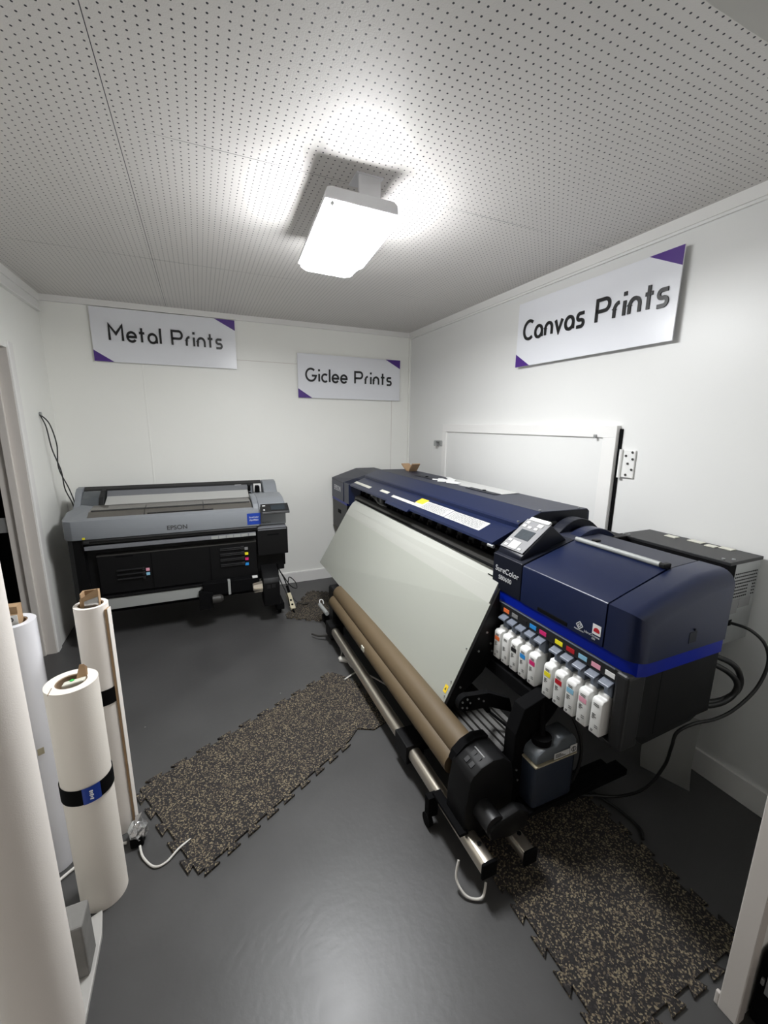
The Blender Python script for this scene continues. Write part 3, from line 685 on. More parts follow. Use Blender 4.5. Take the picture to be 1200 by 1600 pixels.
build('side_wall', MB().prism([(XF+0.004, 3.708), (1.285, 3.56), (1.285, 3.47), (1.20, 3.55)], 'z', 0.90, 1.085), 'navy', P1)
build('far_stripe', MB().box(XF+0.004, 1.64, 3.62, 4.073, 0.875, 0.90), 'bluestripe', P1)
build('far_cabinet', MB().prism([(XF+0.006, 3.62), (XF+0.006, 4.070), (1.64, 4.070), (1.64, 3.50), (1.30, 3.50)], 'z', 0.60, 0.875), 'charcoal', P1)
build('grip_slot', MB().box(XF+0.0045, XF+0.02, 3.80, 3.90, 0.76, 0.80, bev=.004), 'blackmatte', P1)
tm = MB(); text(tm, 'EPSON', 0.070, (XF-0.0012, 4.00, 0.982), (0, -1, 0), (0, 0, 1), bold=0.001); build('maker_lettering', tm, 'silvertext', P1)

# --- electronics box at the rear
eb = MB().box(1.885, 2.058, 0.865, 1.335, 0.755, 1.100, bev=.002)
ebo = build('electronics_box', eb, 'galv', P1)
build('box_top', MB().box(1.838, 2.066, 0.862, 1.340, 1.098, 1.112, bev=.002), 'charcoal', ebo)
build('box_front', MB().box(1.838, 1.884, 0.863, 1.338, 0.80, 1.0975, bev=.002), 'blackmatte', ebo)
vh = MB()
for i in range(8):
    for j in range(12):
        if j in (8, 9) and i < 4: continue
        vh.box(1.892+j*0.0132, 1.899+j*0.0132, 0.8640, 0.8655, 0.955+i*0.014, 0.960+i*0.014)
v1 = build('vent_slots', vh, 'blackmatte', ebo)
build_each('rating_label', MB().box(1.895, 1.945, 0.8640, 0.8655, 0.885, 0.945).box(1.95, 2.03, 0.8640, 0.8655, 0.905, 0.945), 'taggrey', ebo)
build('socket', MB().box(1.905, 1.925, 0.8635, 0.866, 0.835, 0.86), 'blackmatte', ebo)
sc = MB()
for (x, y) in ((1.86, 0.90), (1.89, 0.88), (1.86, 1.30), (1.85, 1.32)): sc.cyl((x, y, 1.112), (x, y, 1.117), 0.006, n=10)
build_each('screw', sc, 'galv', ebo)
ps = MB()
for (x, y, a) in ((2.02, 1.20, .05), (2.035, 1.10, .06), (2.02, 1.03, .04), (2.04, 0.98, .05)): ps.box(x-0.02, x+0.015, y-a/2, y+a/2, 1.1125, 1.116)
build_each('tape_scraps', ps, 'noteivory', ebo)
build('lower_rear_box', MB().box(1.66, 1.90, 0.88, 1.30, 0.66, 0.95, bev=.004), 'galv', P1)

# --- stand
for (y, dy) in ((1.06, 0.05), (3.02, 0.05)):
    stn = MB().prism([(1.02, 0.10), (1.025, 0.46), (1.06, 0.56), (1.20, 0.60), (1.30, 0.60), (1.20, 0.48), (1.135, 0.42), (1.135, 0.10)], 'y', y, y+0.06, bev=.003)
    stn.box(0.80, 1.60, y-0.01, y+0.05, 0.055, 0.112, bev=.006)
    build('stand_leg', stn, 'blackmatte', P1)
build('foot_bar', MB().box(1.22, 1.63, 1.0, 1.06, 0.105, 0.135, bev=.003), 'blackmatte', P1)
for (x, y) in ((0.85, 1.09), (1.52, 1.09), (0.85, 3.05), (1.52, 3.05)):
    build('caster', MB().cyl((x, y-0.015, 0.028), (x, y+0.015, 0.028), 0.028, n=20).cyl((x, y, 0.04), (x, y, 0.062), 0.012, n=12), 'blackmatte', P1)
sc = MB()
for (x, z) in ((1.08, 0.36), (1.11, 0.372), (1.08, 0.31), (1.05, 0.25), (1.10, 0.14), (1.04, 0.30)): sc.cyl((x, 1.060, z), (x, 1.055, z), 0.004, n=8)
build_each('screw', sc, 'galv', P1)
cb = MB()
prof = [(0.975, 0.285)]
for i in range(7): x = 0.975+i*0.026; z = 0.300+i*0.008; prof += [(x, z+0.012), (x+0.017, z+0.018), (x+0.019, z+0.006), (x+0.024, z+0.008)]
prof += [(1.17, 0.33), (1.17, 0.28)]
build('cross_beam', cb.prism(prof, 'y', 1.13, 3.00), 'darkmetal', P1)
build('drip_tray', MB().box(1.16, 1.60, 1.14, 2.98, 0.50, 0.56, bev=.003), 'blackmatte', P1)
# swing arm with round end
am = MB().cyl((0.880, 1.19, 0.548), (0.880, 1.215, 0.548), 0.034, n=24).prism([(0.88, 0.515), (0.88, 0.581), (0.99, 0.566), (1.10, 0.51), (1.12, 0.44), (1.0, 0.50)], 'y', 1.19, 1.215)
build('swing_arm', am, 'blackmatte', P1)
sc = MB()
for i in range(5): a = i*2*PI/5; sc.cyl((0.880+0.02*math.cos(a), 1.19, 0.548+0.02*math.sin(a)), (0.880+0.02*math.cos(a), 1.186, 0.548+0.02*math.sin(a)), 0.004, n=8)
for x, z in ((0.94, 0.555), (0.965, 0.538)): sc.cyl((x, 1.19, z), (x, 1.186, z), 0.004, n=8)
build_each('screw', sc, 'galv', P1)
build('tension_lever', MB().cyl((0.99, 1.26, 0.50), (1.05, 1.26, 0.42), 0.012, n=12).cyl((1.05, 1.26, 0.42), (1.12, 1.16, 0.36), 0.006, n=12), 'blackmatte', P1)
# --- take-up rails and units
rails = [('take_up_rail', [(0.811+0.030*math.copysign(abs(math.cos(a))**0.75, math.cos(a)), 0.111+0.031*math.copysign(abs(math.sin(a))**0.75, math.sin(a))) for a in [k*PI/14 for k in range(28)]], (1.585, 2.74), (0.915, 1.47)),
         ('rear_rail', [(0.987+0.028*math.copysign(abs(math.cos(a))**0.75, math.cos(a)), 0.089+0.029*math.copysign(abs(math.sin(a))**0.75, math.sin(a))) for a in [k*PI/14 for k in range(28)]], None, (0.905, 1.40))]
for nm, pf, s1_, s2_ in rails:
    m = MB()
    for s_ in (s1_, s2_):
        if s_: m.prism(pf, 'y', s_[0], s_[1])
    r_ = build(nm, m, 'steel', P1, smooth=True)
    xs = [p[0] for p in pf]; zs = [p[1] for p in pf]
    build('end_cap', MB().box(min(xs)-0.001, max(xs)+0.001, s2_[0]-0.012, s2_[0], min(zs)-0.001, max(zs)+0.001, bev=.004), 'blackmatte', r_)
    cx, cz = (min(xs)+max(xs))/2, max(zs)
    build('bolt', MB().cyl((cx+0.004, s2_[0]+0.06, cz-0.004), (cx+0.004, s2_[0]+0.06, cz+0.004), 0.008, n=12), 'black', r_)
tb = MB().box(0.770, 0.865, 1.47, 1.60, 0.062, 0.158, bev=.005).box(0.86, 0.99, 1.50, 1.58, 0.08, 0.14, bev=.004)
tb.box(0.770, 0.875, 2.73, 2.85, 0.06, 0.16, bev=.006)
build_each('rail_bracket', tb, 'black', P1)
tu = MB().prism([(0.785, 0.115), (0.788, 0.25), (0.803, 0.355), (0.815, 0.375), (0.850, 0.400), (0.900, 0.415), (0.950, 0.410), (0.990, 0.375), (1.005, 0.30), (1.005, 0.115)], 'y', 1.03, 1.155, bev=.007)
tuo = build('take_up_unit', tu, 'black', P1, smooth=True)
build('hood_rim', MB().prism([(0.803, 0.345), (0.815, 0.380), (0.853, 0.411), (0.90, 0.427), (0.960, 0.418), (0.958, 0.406), (0.90, 0.415), (0.855, 0.400), (0.825, 0.373), (0.813, 0.345)], 'y', 1.140, 1.178), 'blackmatte', tuo)
bp = MB()
for (a, c) in ((0.0, 0.0), (0.03, 0.0), (0.0, 0.03), (0.03, 0.03)):
    bp.prism([(0.824+c, 0.3830+c*0.50), (0.842+c, 0.3940+c*0.50), (0.842+c, 0.3970+c*0.50), (0.824+c, 0.3860+c*0.50)], 'y', 1.060+a, 1.078+a)
build_each('button', bp, 'charcoal', tuo)
build('display_bar', MB().prism([(0.880, 0.4090), (0.884, 0.4100), (0.884, 0.4120), (0.880, 0.4110)], 'y', 1.06, 1.12), 'taggrey', tuo)
build('knob', MB().cyl((0.862, 1.03, 0.225), (0.862, 0.950, 0.225), 0.040, n=28), 'charcoal', tuo, smooth=True)
build('knob_flange', MB().prism([(0.84, 0.175), (0.83, 0.215), (0.86, 0.245), (0.96, 0.265), (1.01, 0.235), (1.0, 0.17), (0.93, 0.155)], 'y', 0.940, 0.985, bev=.012), 'black', tuo, smooth=True)
build('foot_bracket', MB().box(0.762, 0.80, 1.02, 1.22, 0.143, 0.156, bev=.002), 'blackmatte', tuo)
build('caster', MB().cyl((0.735, 1.22, 0.030), (0.755, 1.22, 0.030), 0.028, n=20).box(0.738, 0.782, 1.205, 1.235, 0.05, 0.141), 'blackmatte', P1)
fu = MB().box(0.832, 0.925, 2.855, 2.965, 0.07, 0.385, bev=.006).prism([(0.832, 0.375), (0.84, 0.392), (0.97, 0.392), (0.97, 0.30), (0.925, 0.30)], 'y', 2.86, 2.96)
build('far_take_up_unit', fu, 'black', P1)
build('far_rail_end', MB().cyl((0.815, 2.96, 0.155), (0.80, 3.13, 0.165), 0.016, n=16), 'lightgrey', P1)
build('far_rail_loop', MB().tube([(0.80, 3.13, 0.165), (0.81, 3.16, 0.19), (0.83, 3.15, 0.19), (0.83, 3.12, 0.17)], 0.004), 'tagwhite', P1)
build('caster', MB().cyl((0.805, 2.83, 0.026), (0.83, 2.83, 0.026), 0.026, n=20).box(0.80, 0.83, 2.815, 2.845, 0.045, 0.10), 'blackmatte', P1)
build_each('foot_lever', MB().tube([(0.80, 2.80, 0.06), (0.72, 2.86, 0.035), (0.68, 2.92, 0.03)], 0.008), 'darkmetal', P1)

# kraft roll on the take-up
kr = thing('kraft_paper_roll', (0.83, 2.0, 0.36), 'long brown kraft roll mounted below the grey guide plate of the blue printer', 'paper roll')
build('upper_winding', MB().cyl((0.880, 1.182, 0.350), (0.892, 2.852, 0.362), 0.057, n=40), 'brown', kr, smooth=True)
build('lower_loop', MB().cyl((0.838, 1.182, 0.300), (0.850, 2.852, 0.300), 0.049, n=40), 'brown', kr, smooth=True)
build('end_disc', MB().cyl((0.880, 1.156, 0.350), (0.880, 1.180, 0.350), 0.060, n=40), 'blackmatte', kr)
build('tape_patch', MB().box(0.791, 0.797, 2.09, 2.13, 0.300, 0.327), 'noteivory', kr)

# waste bottle
def bq(name, mb, m, parent, smooth=False):
    mb.xf(Matrix.Translation((1.065, 0.04, 0.018)) @ Matrix.Diagonal((1.04, 1, 1, 1)) @ Matrix.Translation((-1.035, 0, 0))); return build(name, mb, m, parent, smooth=smooth)
wbt = thing('waste_ink_bottle', (1.15, 1.04, 0.14), 'translucent bottle of dark blue waste ink hanging under the ink bay', 'bottle')
bb = MB().prism([(1.045, 0.945), (1.225, 0.945), (1.235, 0.955), (1.235, 1.025), (1.225, 1.033), (1.045, 1.033), (1.035, 1.025), (1.035, 0.955)], 'z', 0.15, 0.345, bev=.012)
bq('body', bb, 'inkfluid', wbt, smooth=True)
bq('shoulder', MB().prism([(1.037, 0.346), (1.045, 0.385), (1.08, 0.405), (1.13, 0.405), (1.15, 0.430), (1.21, 0.432), (1.235, 0.40), (1.237, 0.346)], 'y', 0.948, 1.031, bev=.010), 'bottle', wbt, smooth=True)
bq('liquid_line', MB().box(1.034, 1.237, 0.944, 1.0345, 0.338, 0.344), 'tan', wbt)
bl = bq('label', MB().box(1.120, 1.195, 0.9435, 0.9449, 0.350, 0.375), 'tagwhite', wbt); bq('label', MB().box(1.198, 1.232, 0.9435, 0.9449, 0.350, 0.385), 'tagwhite', wbt)
tx = MB()
for i in range(3): tx.box(1.125, 1.125+0.05-i*0.012, 0.9425, 0.9434, 0.3555+i*0.006, 0.358+i*0.006)
sy = MB()
sy.join(MB().ring((0, 0), 0, 0.001, 0.012, 0.0095, 20).xf(Matrix.Translation((1.215, 0.943, 0.367)) @ Matrix.Rotation(PI/2, 4, 'X')).bm)
sy.box(1.213, 1.217, 0.9425, 0.9434, 0.358, 0.376)
bq('label_print', tx, 'ink', bl); bq('label_symbol', sy, 'ink', bl)
bq('cap', MB().cyl((1.095, 0.99, 0.404), (1.095, 0.99, 0.43), 0.036, n=24).cyl((1.10, 0.99, 0.43), (1.12, 1.03, 0.56), 0.010, n=12), 'blackmatte', wbt)
bq('holder', MB().box(1.02, 1.25, 0.94, 1.04, 0.13, 0.149), 'blackmatte', wbt)

# things lying on the blue printer
cs = thing('cardboard_scrap', (1.72, 3.33, 1.2145), 'small bent scrap of brown cardboard standing on top of the blue printer', 'cardboard')
build('sheet', MB().prism([(3.345, 1.2145), (3.30, 1.2145), (3.235, 1.282), (3.240, 1.288), (3.305, 1.223), (3.34, 1.221), (3.365, 1.233), (3.45, 1.272), (3.455, 1.264), (3.370, 1.2205)], 'x', 1.68, 1.76), 'card', cs)
sh = build('paper_strip', MB().prism([(1.632, 1.97), (1.770, 1.975), (1.770, 2.68), (1.69, 2.67), (1.615, 2.40)], 'z', 1.2160, 1.2180), 'paper', None, (1.70, 2.3, 1.216))
tag(sh, 'long flat strip of white paper on top of the blue printer', 'paper')
ct = MB().prism([(1.56, 2.60), (1.60, 2.56), (1.66, 2.62), (1.68, 2.72), (1.65, 2.74), (1.63, 2.70), (1.60, 2.74), (1.575, 2.70), (1.60, 2.66)], 'z', 1.2185, 1.2215)
ct.prism([(1.575, 2.50), (1.62, 2.42), (1.66, 2.44), (1.66, 2.54), (1.72, 2.60), (1.76, 2.75), (1.73, 2.76), (1.69, 2.66), (1.64, 2.63)], 'z', 1.2200, 1.2240)
tag(build('paper_cutouts', ct, 'tagwhite', None, (1.65, 2.60, 1.2185)), 'irregular white paper cutouts at the far end of the paper strip on the blue printer', 'paper scraps')

# ------------------------------------------------------------------ grey printer at the back wall
YF = 3.38
P2 = thing('poster_printer', (-0.16, 3.65, 0), 'grey and black wide format printer standing along the back wall', 'printer')
# grey top band with rounded left corner
fpr = [(-0.925, 3.80), (-0.925, 3.46), (-0.905, 3.40), (-0.86, YF), (0.385, YF), (0.385, 3.425), (-0.80, 3.425), (-0.80, 3.80)]
build('top_band', MB().prism(fpr, 'z', 0.812, 0.945, bev=.004), 'grey', P2, smooth=True)
bd = MB(); b = bmesh.new()
q0 = [(-0.925, 3.46, 0.945), (-0.905, 3.40, 0.945), (-0.86, 3.381, 0.945), (0.385, 3.381, 0.945), (0.385, 3.43, 0.957), (-0.775, 3.43, 0.957), (-0.76, 3.64, 1.000), (-0.86, 3.72, 1.005), (-0.925, 3.60, 0.975)]
vs = [b.verts.new(p) for p in q0]; b.faces.new((vs[1], vs[2], vs[3], vs[4], vs[5])); b.faces.new((vs[0], vs[1], vs[5], vs[6], vs[7], vs[8]))
bl_ = [b.verts.new((p[0], p[1], 0.93)) for p in q0]
for i in range(9): b.faces.new((vs[i], vs[(i+1) % 9], bl_[(i+1) % 9], bl_[i]))
bmesh.ops.recalc_face_normals(b, faces=b.faces); bd.join(b)
build('top_rim', bd, 'grey', P2)
gc = build('smoked_lid', MB().prism([(3.43, 0.952), (3.50, 0.985), (3.66, 1.004), (3.66, 0.99), (3.50, 0.94), (3.43, 0.94)], 'x', -0.772, 0.34), 'smoke', P2)
ld = MB()
for x in (-0.42, -0.02): ld.prism([(3.432, 0.954), (3.50, 0.9865), (3.60, 0.999), (3.60, 1.001), (3.50, 0.9885), (3.432, 0.956)], 'x', x-0.002, x+0.002)
ld.prism([(3.50, 0.986), (3.512, 0.990), (3.515, 0.994), (3.50, 0.990)], 'x', -0.76, 0.33).box(-0.40, 0.05, 3.440, 3.446, 0.958, 0.966)
build_each('lid_ribs', ld, 'charcoal', gc)
build('side_housing', MB().prism([(3.40, 0.945), (3.43, 0.985), (3.52, 1.018), (3.66, 1.030), (3.78, 1.022), (3.80, 0.90), (3.80, 0.81), (3.40, 0.81)], 'x', 0.388, 0.600, bev=.006), 'grey', P2, smooth=True)
build('arch_edge', MB().prism([(3.40, 0.948), (3.43, 0.985), (3.52, 1.022), (3.66, 1.034), (3.70, 1.02), (3.66, 0.99), (3.50, 0.95)], 'x', 0.345, 0.386, bev=.003), 'grey', P2, smooth=True)
dp = build('display', MB().prism([(3.300, 0.918), (3.305, 0.935), (3.39, 0.985), (3.40, 0.970), (3.315, 0.915)], 'x', 0.40, 0.615, bev=.003), 'charcoal', P2)
dv = Vector((0, 0.085, 0.050)).normalized(); nvv = Vector((0, -dv.z, dv.y))
def dpan(a0, a1, b0, b1, t=0.0015):
    mm = Matrix((Vector((1, 0, 0)), dv, nvv)).transposed().to_4x4(); mm.translation = Vector((0.40, 3.305, 0.9352)); return MB().box(a0, a1, b0, b1, 0.0003, t).xf(mm)
build('screen', dpan(0.075, 0.185, 0.02, 0.078), 'screen', dp); build('button', dpan(0.012, 0.034, 0.070, 0.08), 'tagwhite', dp); build('button', dpan(0.014, 0.026, 0.02, 0.032), 'tagwhite', dp)
sk = build('blue_sticker', MB().box(0.292, 0.396, YF-0.0012, YF+0.002, 0.826, 0.918), 'stickerblue', P2)
tm = MB(); text(tm, 'SureColor', 0.0175, (0.344, YF-0.002, 0.881), (1, 0, 0), (0, 0, 1), 0.0003, 'CENTER'); text(tm, 'F6470H', 0.021, (0.344, YF-0.002, 0.855), (1, 0, 0), (0, 0, 1), 0.0003, 'CENTER')
build('sticker_lettering', tm, 'tagwhite', sk)
tm = MB(); text(tm, 'EPSON', 0.046, (-0.279, YF-0.0015, 0.838), (1, 0, 0), (0, 0, 1), 0.0005, bold=0.0006); text(tm, 'F6470H', 0.022, (0.405, 3.3985, 0.822), (1, 0, 0), (0, 0, 1), 0.0005)
build('maker_lettering', tm, 'ink', P2)
build('yellow_tag', MB().box(-0.805, -0.788, YF-0.0012, YF+0.001, 0.815, 0.829), 'yellow', P2)
# rear roll unit
rr = [(3.80, 1.00), (3.80, 1.075), (3.825, 1.105), (3.90, 1.112), (4.02, 1.06), (4.06, 0.98), (4.06, 0.80), (3.80, 0.80)]
build('roll_cover', MB().prism([(3.875, 1.098), (3.90, 1.112), (4.02, 1.06), (4.06, 0.98), (4.06, 0.80), (3.86, 0.80)], 'x', -0.87, 0.565), 'grey', P2)
build('roll_cover_edge', MB().prism([(3.850, 1.086), (3.862, 1.098), (3.90, 1.116), (3.90, 1.104), (3.87, 1.086)], 'x', -0.87, 0.47), 'charcoal', P2)
ck = MB().prism([(3.66, 0.98), (3.74, 1.03), (3.79, 1.09), (3.83, 1.112), (3.90, 1.118), (3.96, 1.08), (3.96, 0.85), (3.66, 0.85)], 'x', -0.905, -0.862, bev=.006)
build('left_cheek', ck, 'grey', P2, smooth=True)
ck = MB().prism([(3.70, 0.98), (3.74, 1.04), (3.79, 1.09), (3.83, 1.112), (3.90, 1.118), (3.96, 1.08), (3.96, 0.85), (3.70, 0.85)], 'x', 0.475, 0.592, bev=.010, seg=3)
build('right_cheek', ck, 'grey', P2, smooth=True)
build('roll_flange', MB().prism([(3.70, 0.98), (3.75, 1.045), (3.82, 1.09), (3.86, 1.09), (3.86, 0.90), (3.70, 0.90)], 'x', -0.862, -0.745, bev=.004), 'clear', P2, smooth=True)
build('flange_disc', MB().prism([(3.685, 0.98), (3.74, 1.055), (3.82, 1.098), (3.86, 1.095), (3.86, 0.90), (3.69, 0.90)], 'x', -0.744, -0.712, bev=.004), 'charcoal', P2)
build_each('roll_holder', MB().box(0.38, 0.470, 3.74, 3.86, 0.98, 1.00).box(0.40, 0.465, 3.82, 3.86, 1.02, 1.09), 'tagwhite', P2)
rd = MB().box(0.352, 0.378, 3.70, 3.84, 0.97, 1.02, bev=.006).box(0.352, 0.372, 3.78, 3.84, 1.035, 1.085, bev=.006).box(0.412, 0.445, 3.76, 3.83, 1.0, 1.08, bev=.006).box(0.37, 0.474, 3.72, 3.77, 0.96, 0.99, bev=.004)
build_each('roll_guides', rd, 'blackmatte', P2)
build('roll_flap', MB().prism([(3.80, 1.048), (3.862, 1.093), (3.870, 1.088), (3.81, 1.043)], 'x', -0.705, 0.348), 'greydark', P2)
build('flap_sticker', MB().quad((0.245, 3.8478, 1.084), (0.30, 3.8478, 1.084), (0.30, 3.857, 1.0905), (0.245, 3.857, 1.0905), th=0.0008), 'tagwhite', P2)
pr_ = build('paper_roll', MB().prism([(3.665, 1.003), (3.70, 1.012), (3.80, 1.0475), (3.81, 1.042), (3.72, 1.000), (3.67, 0.99)], 'x', -0.703, 0.346), 'paper', None, (-0.18, 3.72, 1.0))
tag(pr_, 'white paper feeding across the top of the grey printer from its rear roll', 'paper')
# body
bk = MB().box(-0.900, 0.385, 3.455, 3.80, 0.335, 0.812)
bk.prism([(-0.905, 3.80), (-0.905, 3.44), (-0.87, 3.405), (-0.81, 3.40), (-0.81, 3.80)], 'z', 0.33, 0.812)
build('black_body', bk, 'black', P2)
build('front_panel', MB().prism([(3.425, 0.38), (3.415, 0.675), (3.455, 0.690), (3.46, 0.38)], 'x', -0.745, 0.355, bev=.003), 'black', P2)
build('panel_lip', MB().prism([(3.412, 0.672), (3.412, 0.678), (3.45, 0.690), (3.45, 0.682)], 'x', -0.745, 0.355), 'darkmetal', P2)
pn = MB().box(-0.405, -0.402, 3.413, 3.420, 0.39, 0.67).box(0.0, 0.003, 3.413, 3.420, 0.39, 0.67).box(-0.63, -0.52, 3.4125, 3.42, 0.655, 0.664)
build_each('panel_seams', pn, 'blackmatte', P2)
build('dryer_bar', MB().box(-0.80, 0.352, 3.372, 3.40, 0.735, 0.762, bev=.003), 'greydark', P2)
bl2 = MB()
for i, x in enumerate((0.02, 0.075, 0.13, 0.185, 0.24, 0.30)): bl2.box(x, x+0.05, 3.3705, 3.3725, 0.737, 0.760)
build_each('scale_marks', bl2, 'lightgrey', P2)
build('roller_rail', MB().cyl((-0.785, 3.385, 0.800), (0.36, 3.385, 0.800), 0.010, n=16).cyl((-0.80, 3.385, 0.792), (-0.765, 3.385, 0.792), 0.016, n=16).box(-0.81, 0.365, 3.39, 3.45, 0.775, 0.812), 'charcoal', P2, smooth=True)
# ink slots
for k in range(4):
    z = 0.640-k*0.044
    f_ = MB().box(0.075, 0.245, 3.402, 3.420, z-0.004, z+0.004, bev=.002).box(0.075, 0.25, 3.406, 3.42, z-0.016, z-0.010, bev=.002).box(0.235, 0.258, 3.404, 3.42, z-0.020, z+0.008, bev=.003)
    s_ = build('ink_slot', f_, 'charcoal', P2)
    build('colour_tag', MB().box(0.262, 0.288, 3.4105, 3.4135, z-0.026, z-0.004), ['taggrey', 'yellow', 'magenta', 'cyan'][k], s_)
for k in range(3):
    z = 0.556-k*0.034
    f_ = MB().box(-0.632, -0.462, 3.402, 3.420, z-0.004, z+0.004, bev=.002).box(-0.470, -0.452, 3.404, 3.42, z-0.018, z+0.006, bev=.003)
    s_ = build('ink_slot', f_, 'charcoal', P2)
    if k: build('colour_tag', MB().box(-0.446, -0.422, 3.4105, 3.4135, z+0.008, z+0.030), ['', 'pink', 'lightcyan'][k], s_)
mbx = build('maintenance_box', MB().box(0.362, 0.605, YF-0.006, 3.70, 0.560, 0.785, bev=.006), 'black', P2)
build('box_lip', MB().prism([(3.372, 0.772), (3.372, 0.778), (3.42, 0.806), (3.42, 0.79)], 'x', 0.37, 0.595), 'greydark', mbx)
build('grip_slot', MB().box(0.44, 0.535, YF-0.0075, YF, 0.725, 0.738, bev=.003), 'blackmatte', mbx)
build('lower_shell', MB().box(0.36, 0.58, 3.45, 3.78, 0.40, 0.575, bev=.004).box(0.50, 0.60, 3.50, 3.76, 0.42, 0.53, bev=.006), 'black', P2)
# beam and take-up
build('grey_beam', MB().box(-0.72, 0.10, 3.405, 3.46, 0.265, 0.350, bev=.003), 'lightgrey', P2)
build_each('beam_top', MB().box(-0.74, 0.36, 3.40, 3.60, 0.352, 0.372, bev=.003), 'black', P2)
tu = MB().box(-0.07, 0.36, 3.36, 3.46, 0.275, 0.385, bev=.008).prism([(-0.10, 0.19), (-0.10, 0.32), (-0.08, 0.33), (0.0, 0.31), (0.0, 0.19)], 'y', 3.32, 3.40)
build('take_up_bar', tu, 'blackmatte', P2)
build('beam_clamp', MB().box(0.115, 0.135, 3.352, 3.40, 0.272, 0.39, bev=.003), 'lightgrey', P2)
build('left_spindle', MB().cyl((-0.005, 3.33, 0.262), (0.055, 3.33, 0.262), 0.032, n=20).cyl((0.055, 3.33, 0.262), (0.075, 3.33, 0.262), 0.032, 0.018, n=20), 'darkmetal', P2, smooth=True)
rs = MB().cyl((0.30, 3.31, 0.325), (0.372, 3.31, 0.325), 0.030, 0.045, n=8)
for a in range(4): rs.box(0.305, 0.37, 3.262+0.012*a, 3.266+0.012*a, 0.295+0.02*(a % 3), 0.300+0.02*(a % 3))
build('right_spindle', rs, 'steel', P2)
build('white_clip', MB().box(0.305, 0.345, 3.35, 3.38, 0.386, 0.398), 'tagwhite', P2)
mu = MB().prism([(3.255, 0.165), (3.255, 0.360), (3.275, 0.395), (3.42, 0.47), (3.42, 0.165)], 'x', 0.378, 0.505, bev=.006)
muo = build('take_up_motor', mu, 'black', P2, smooth=True)
build('button', MB().box(0.405, 0.432, 3.2535, 3.256, 0.315, 0.345), 'charcoal', muo); build('button', MB().box(0.442, 0.470, 3.2535, 3.256, 0.318, 0.348), 'charcoal', muo)
# stand
sd = MB().box(-0.90, -0.86, 3.45, 3.52, 0.06, 0.34).box(-0.92, -0.85, 3.40, 3.86, 0.05, 0.11, bev=.006).prism([(3.40, 0.06), (3.40, 0.12), (3.50, 0.34), (3.56, 0.34), (3.46, 0.06)], 'x', -0.90, -0.86)
sd.box(0.49, 0.53, 3.45, 3.52, 0.06, 0.45).box(0.49, 0.56, 3.40, 3.86, 0.05, 0.11, bev=.006).box(-0.88, 0.50, 3.52, 3.56, 0.20, 0.26)
build('stand', sd, 'blackmatte', P2)
for (x, y) in ((-0.885, 3.47), (-0.885, 3.78), (0.525, 3.46), (0.525, 3.78)):
    build('caster', MB().cyl((x-0.012, y, 0.028), (x+0.012, y, 0.028), 0.028, n=18).cyl((x, y, 0.03), (x, y, 0.055), 0.012, n=10), 'blackmatte', P2)

# ------------------------------------------------------------------ upright rolls at the left
def roll(c, r, h, m, label, core=0.042, strap=None, name='paper_roll', z0=0.001):
    t = thing(name, (c[0], c[1], z0), label, 'paper roll', 'upright white paper rolls at the left')
    build('winding', MB().ring(c, z0, h, r, core, 64), m, t, smooth=True)
    build('core_tube', MB().ring(c, z0+.01, h-0.002, core, core-0.004, 40), 'cardin', t, smooth=True)
    if strap:
        z, hh, dz = strap
        b = bmesh.new(); n = 64; R = []
        for (ro, zz) in ((r+0.001, z), (r+0.003, z), (r+0.003, z+hh), (r+0.001, z+hh)):
            R.append([b.verts.new((c[0]+ro*math.cos(2*PI*k/n), c[1]+ro*math.sin(2*PI*k/n), zz+dz*math.sin(2*PI*k/n))) for k in range(n)])
        for i in range(4):
            for k in range(n): b.faces.new((R[i][k], R[i][(k+1) % n], R[(i+1) % 4][(k+1) % n], R[(i+1) % 4][k]))
        bmesh.ops.recalc_face_normals(b, faces=b.faces); m_ = MB(); m_.join(b)
        so = build('strap', m_, 'blackmatte', t, smooth=True)
        return t, so
    return t, None
T3, s3 = roll((-0.425, 1.447), 0.070, 0.828, 'canvasroll', 'short off-white canvas roll with a black strap, frontmost strapped roll', strap=(0.435, 0.055, 0.0))
# logo patch on the strap, facing the camera side
lp = MB(); b = bmesh.new(); cc = Vector((-0.425, 1.447)); av = []
for i in range(7):
    a = math.radians(-88+i*6.5)
    av.append([b.verts.new((cc.x+0.0735*math.cos(a), cc.y+0.0735*math.sin(a), z)) for z in (0.434, 0.492)])
for p, q in zip(av, av[1:]): b.faces.new((p[0], q[0], q[1], p[1]))
lp.join(b); build('strap_patch', lp, 'stickerblue', s3)
lp = MB()
for i, (z, l) in enumerate(((0.446, .010), (0.453, .006), (0.460, .012), (0.467, .008), (0.474, .010))):
    a = math.radians(-70); px, py = cc.x+0.0745*math.cos(a), cc.y+0.0745*math.sin(a)
    lp.box(px-l/2, px+l/2, py-0.0006, py+0.0006, z, z+0.004)
build('patch_print', lp, 'tagwhite', s3)
build('wrap_line', MB().box(-0.470, -0.468, 1.385, 1.425, 0.8282, 0.829), 'cardin', T3)
T2, s2 = roll((-0.410, 1.712), 0.053, 0.972, 'rollpaper', 'slim tall white roll with brown packaging in its core, beside the floor mat', core=0.040, strap=(0.585, 0.062, 0.0))
fl = MB().prism([(-0.363, 1.700), (-0.352, 1.702), (-0.352, 1.735), (-0.364, 1.733)], 'z', 0.012, 0.955)
build('kraft_sleeve', MB().prism([(-0.3645, 1.678), (-0.3575, 1.680), (-0.352, 1.704), (-0.3565, 1.706)], 'z', 0.012, 0.955), 'card', T2)
build('paper_flap', MB().prism([(-0.3568, 1.680), (-0.3550, 1.680), (-0.3495, 1.706), (-0.3515, 1.706)], 'z', 0.01, 0.955), 'rollpaper', T2)
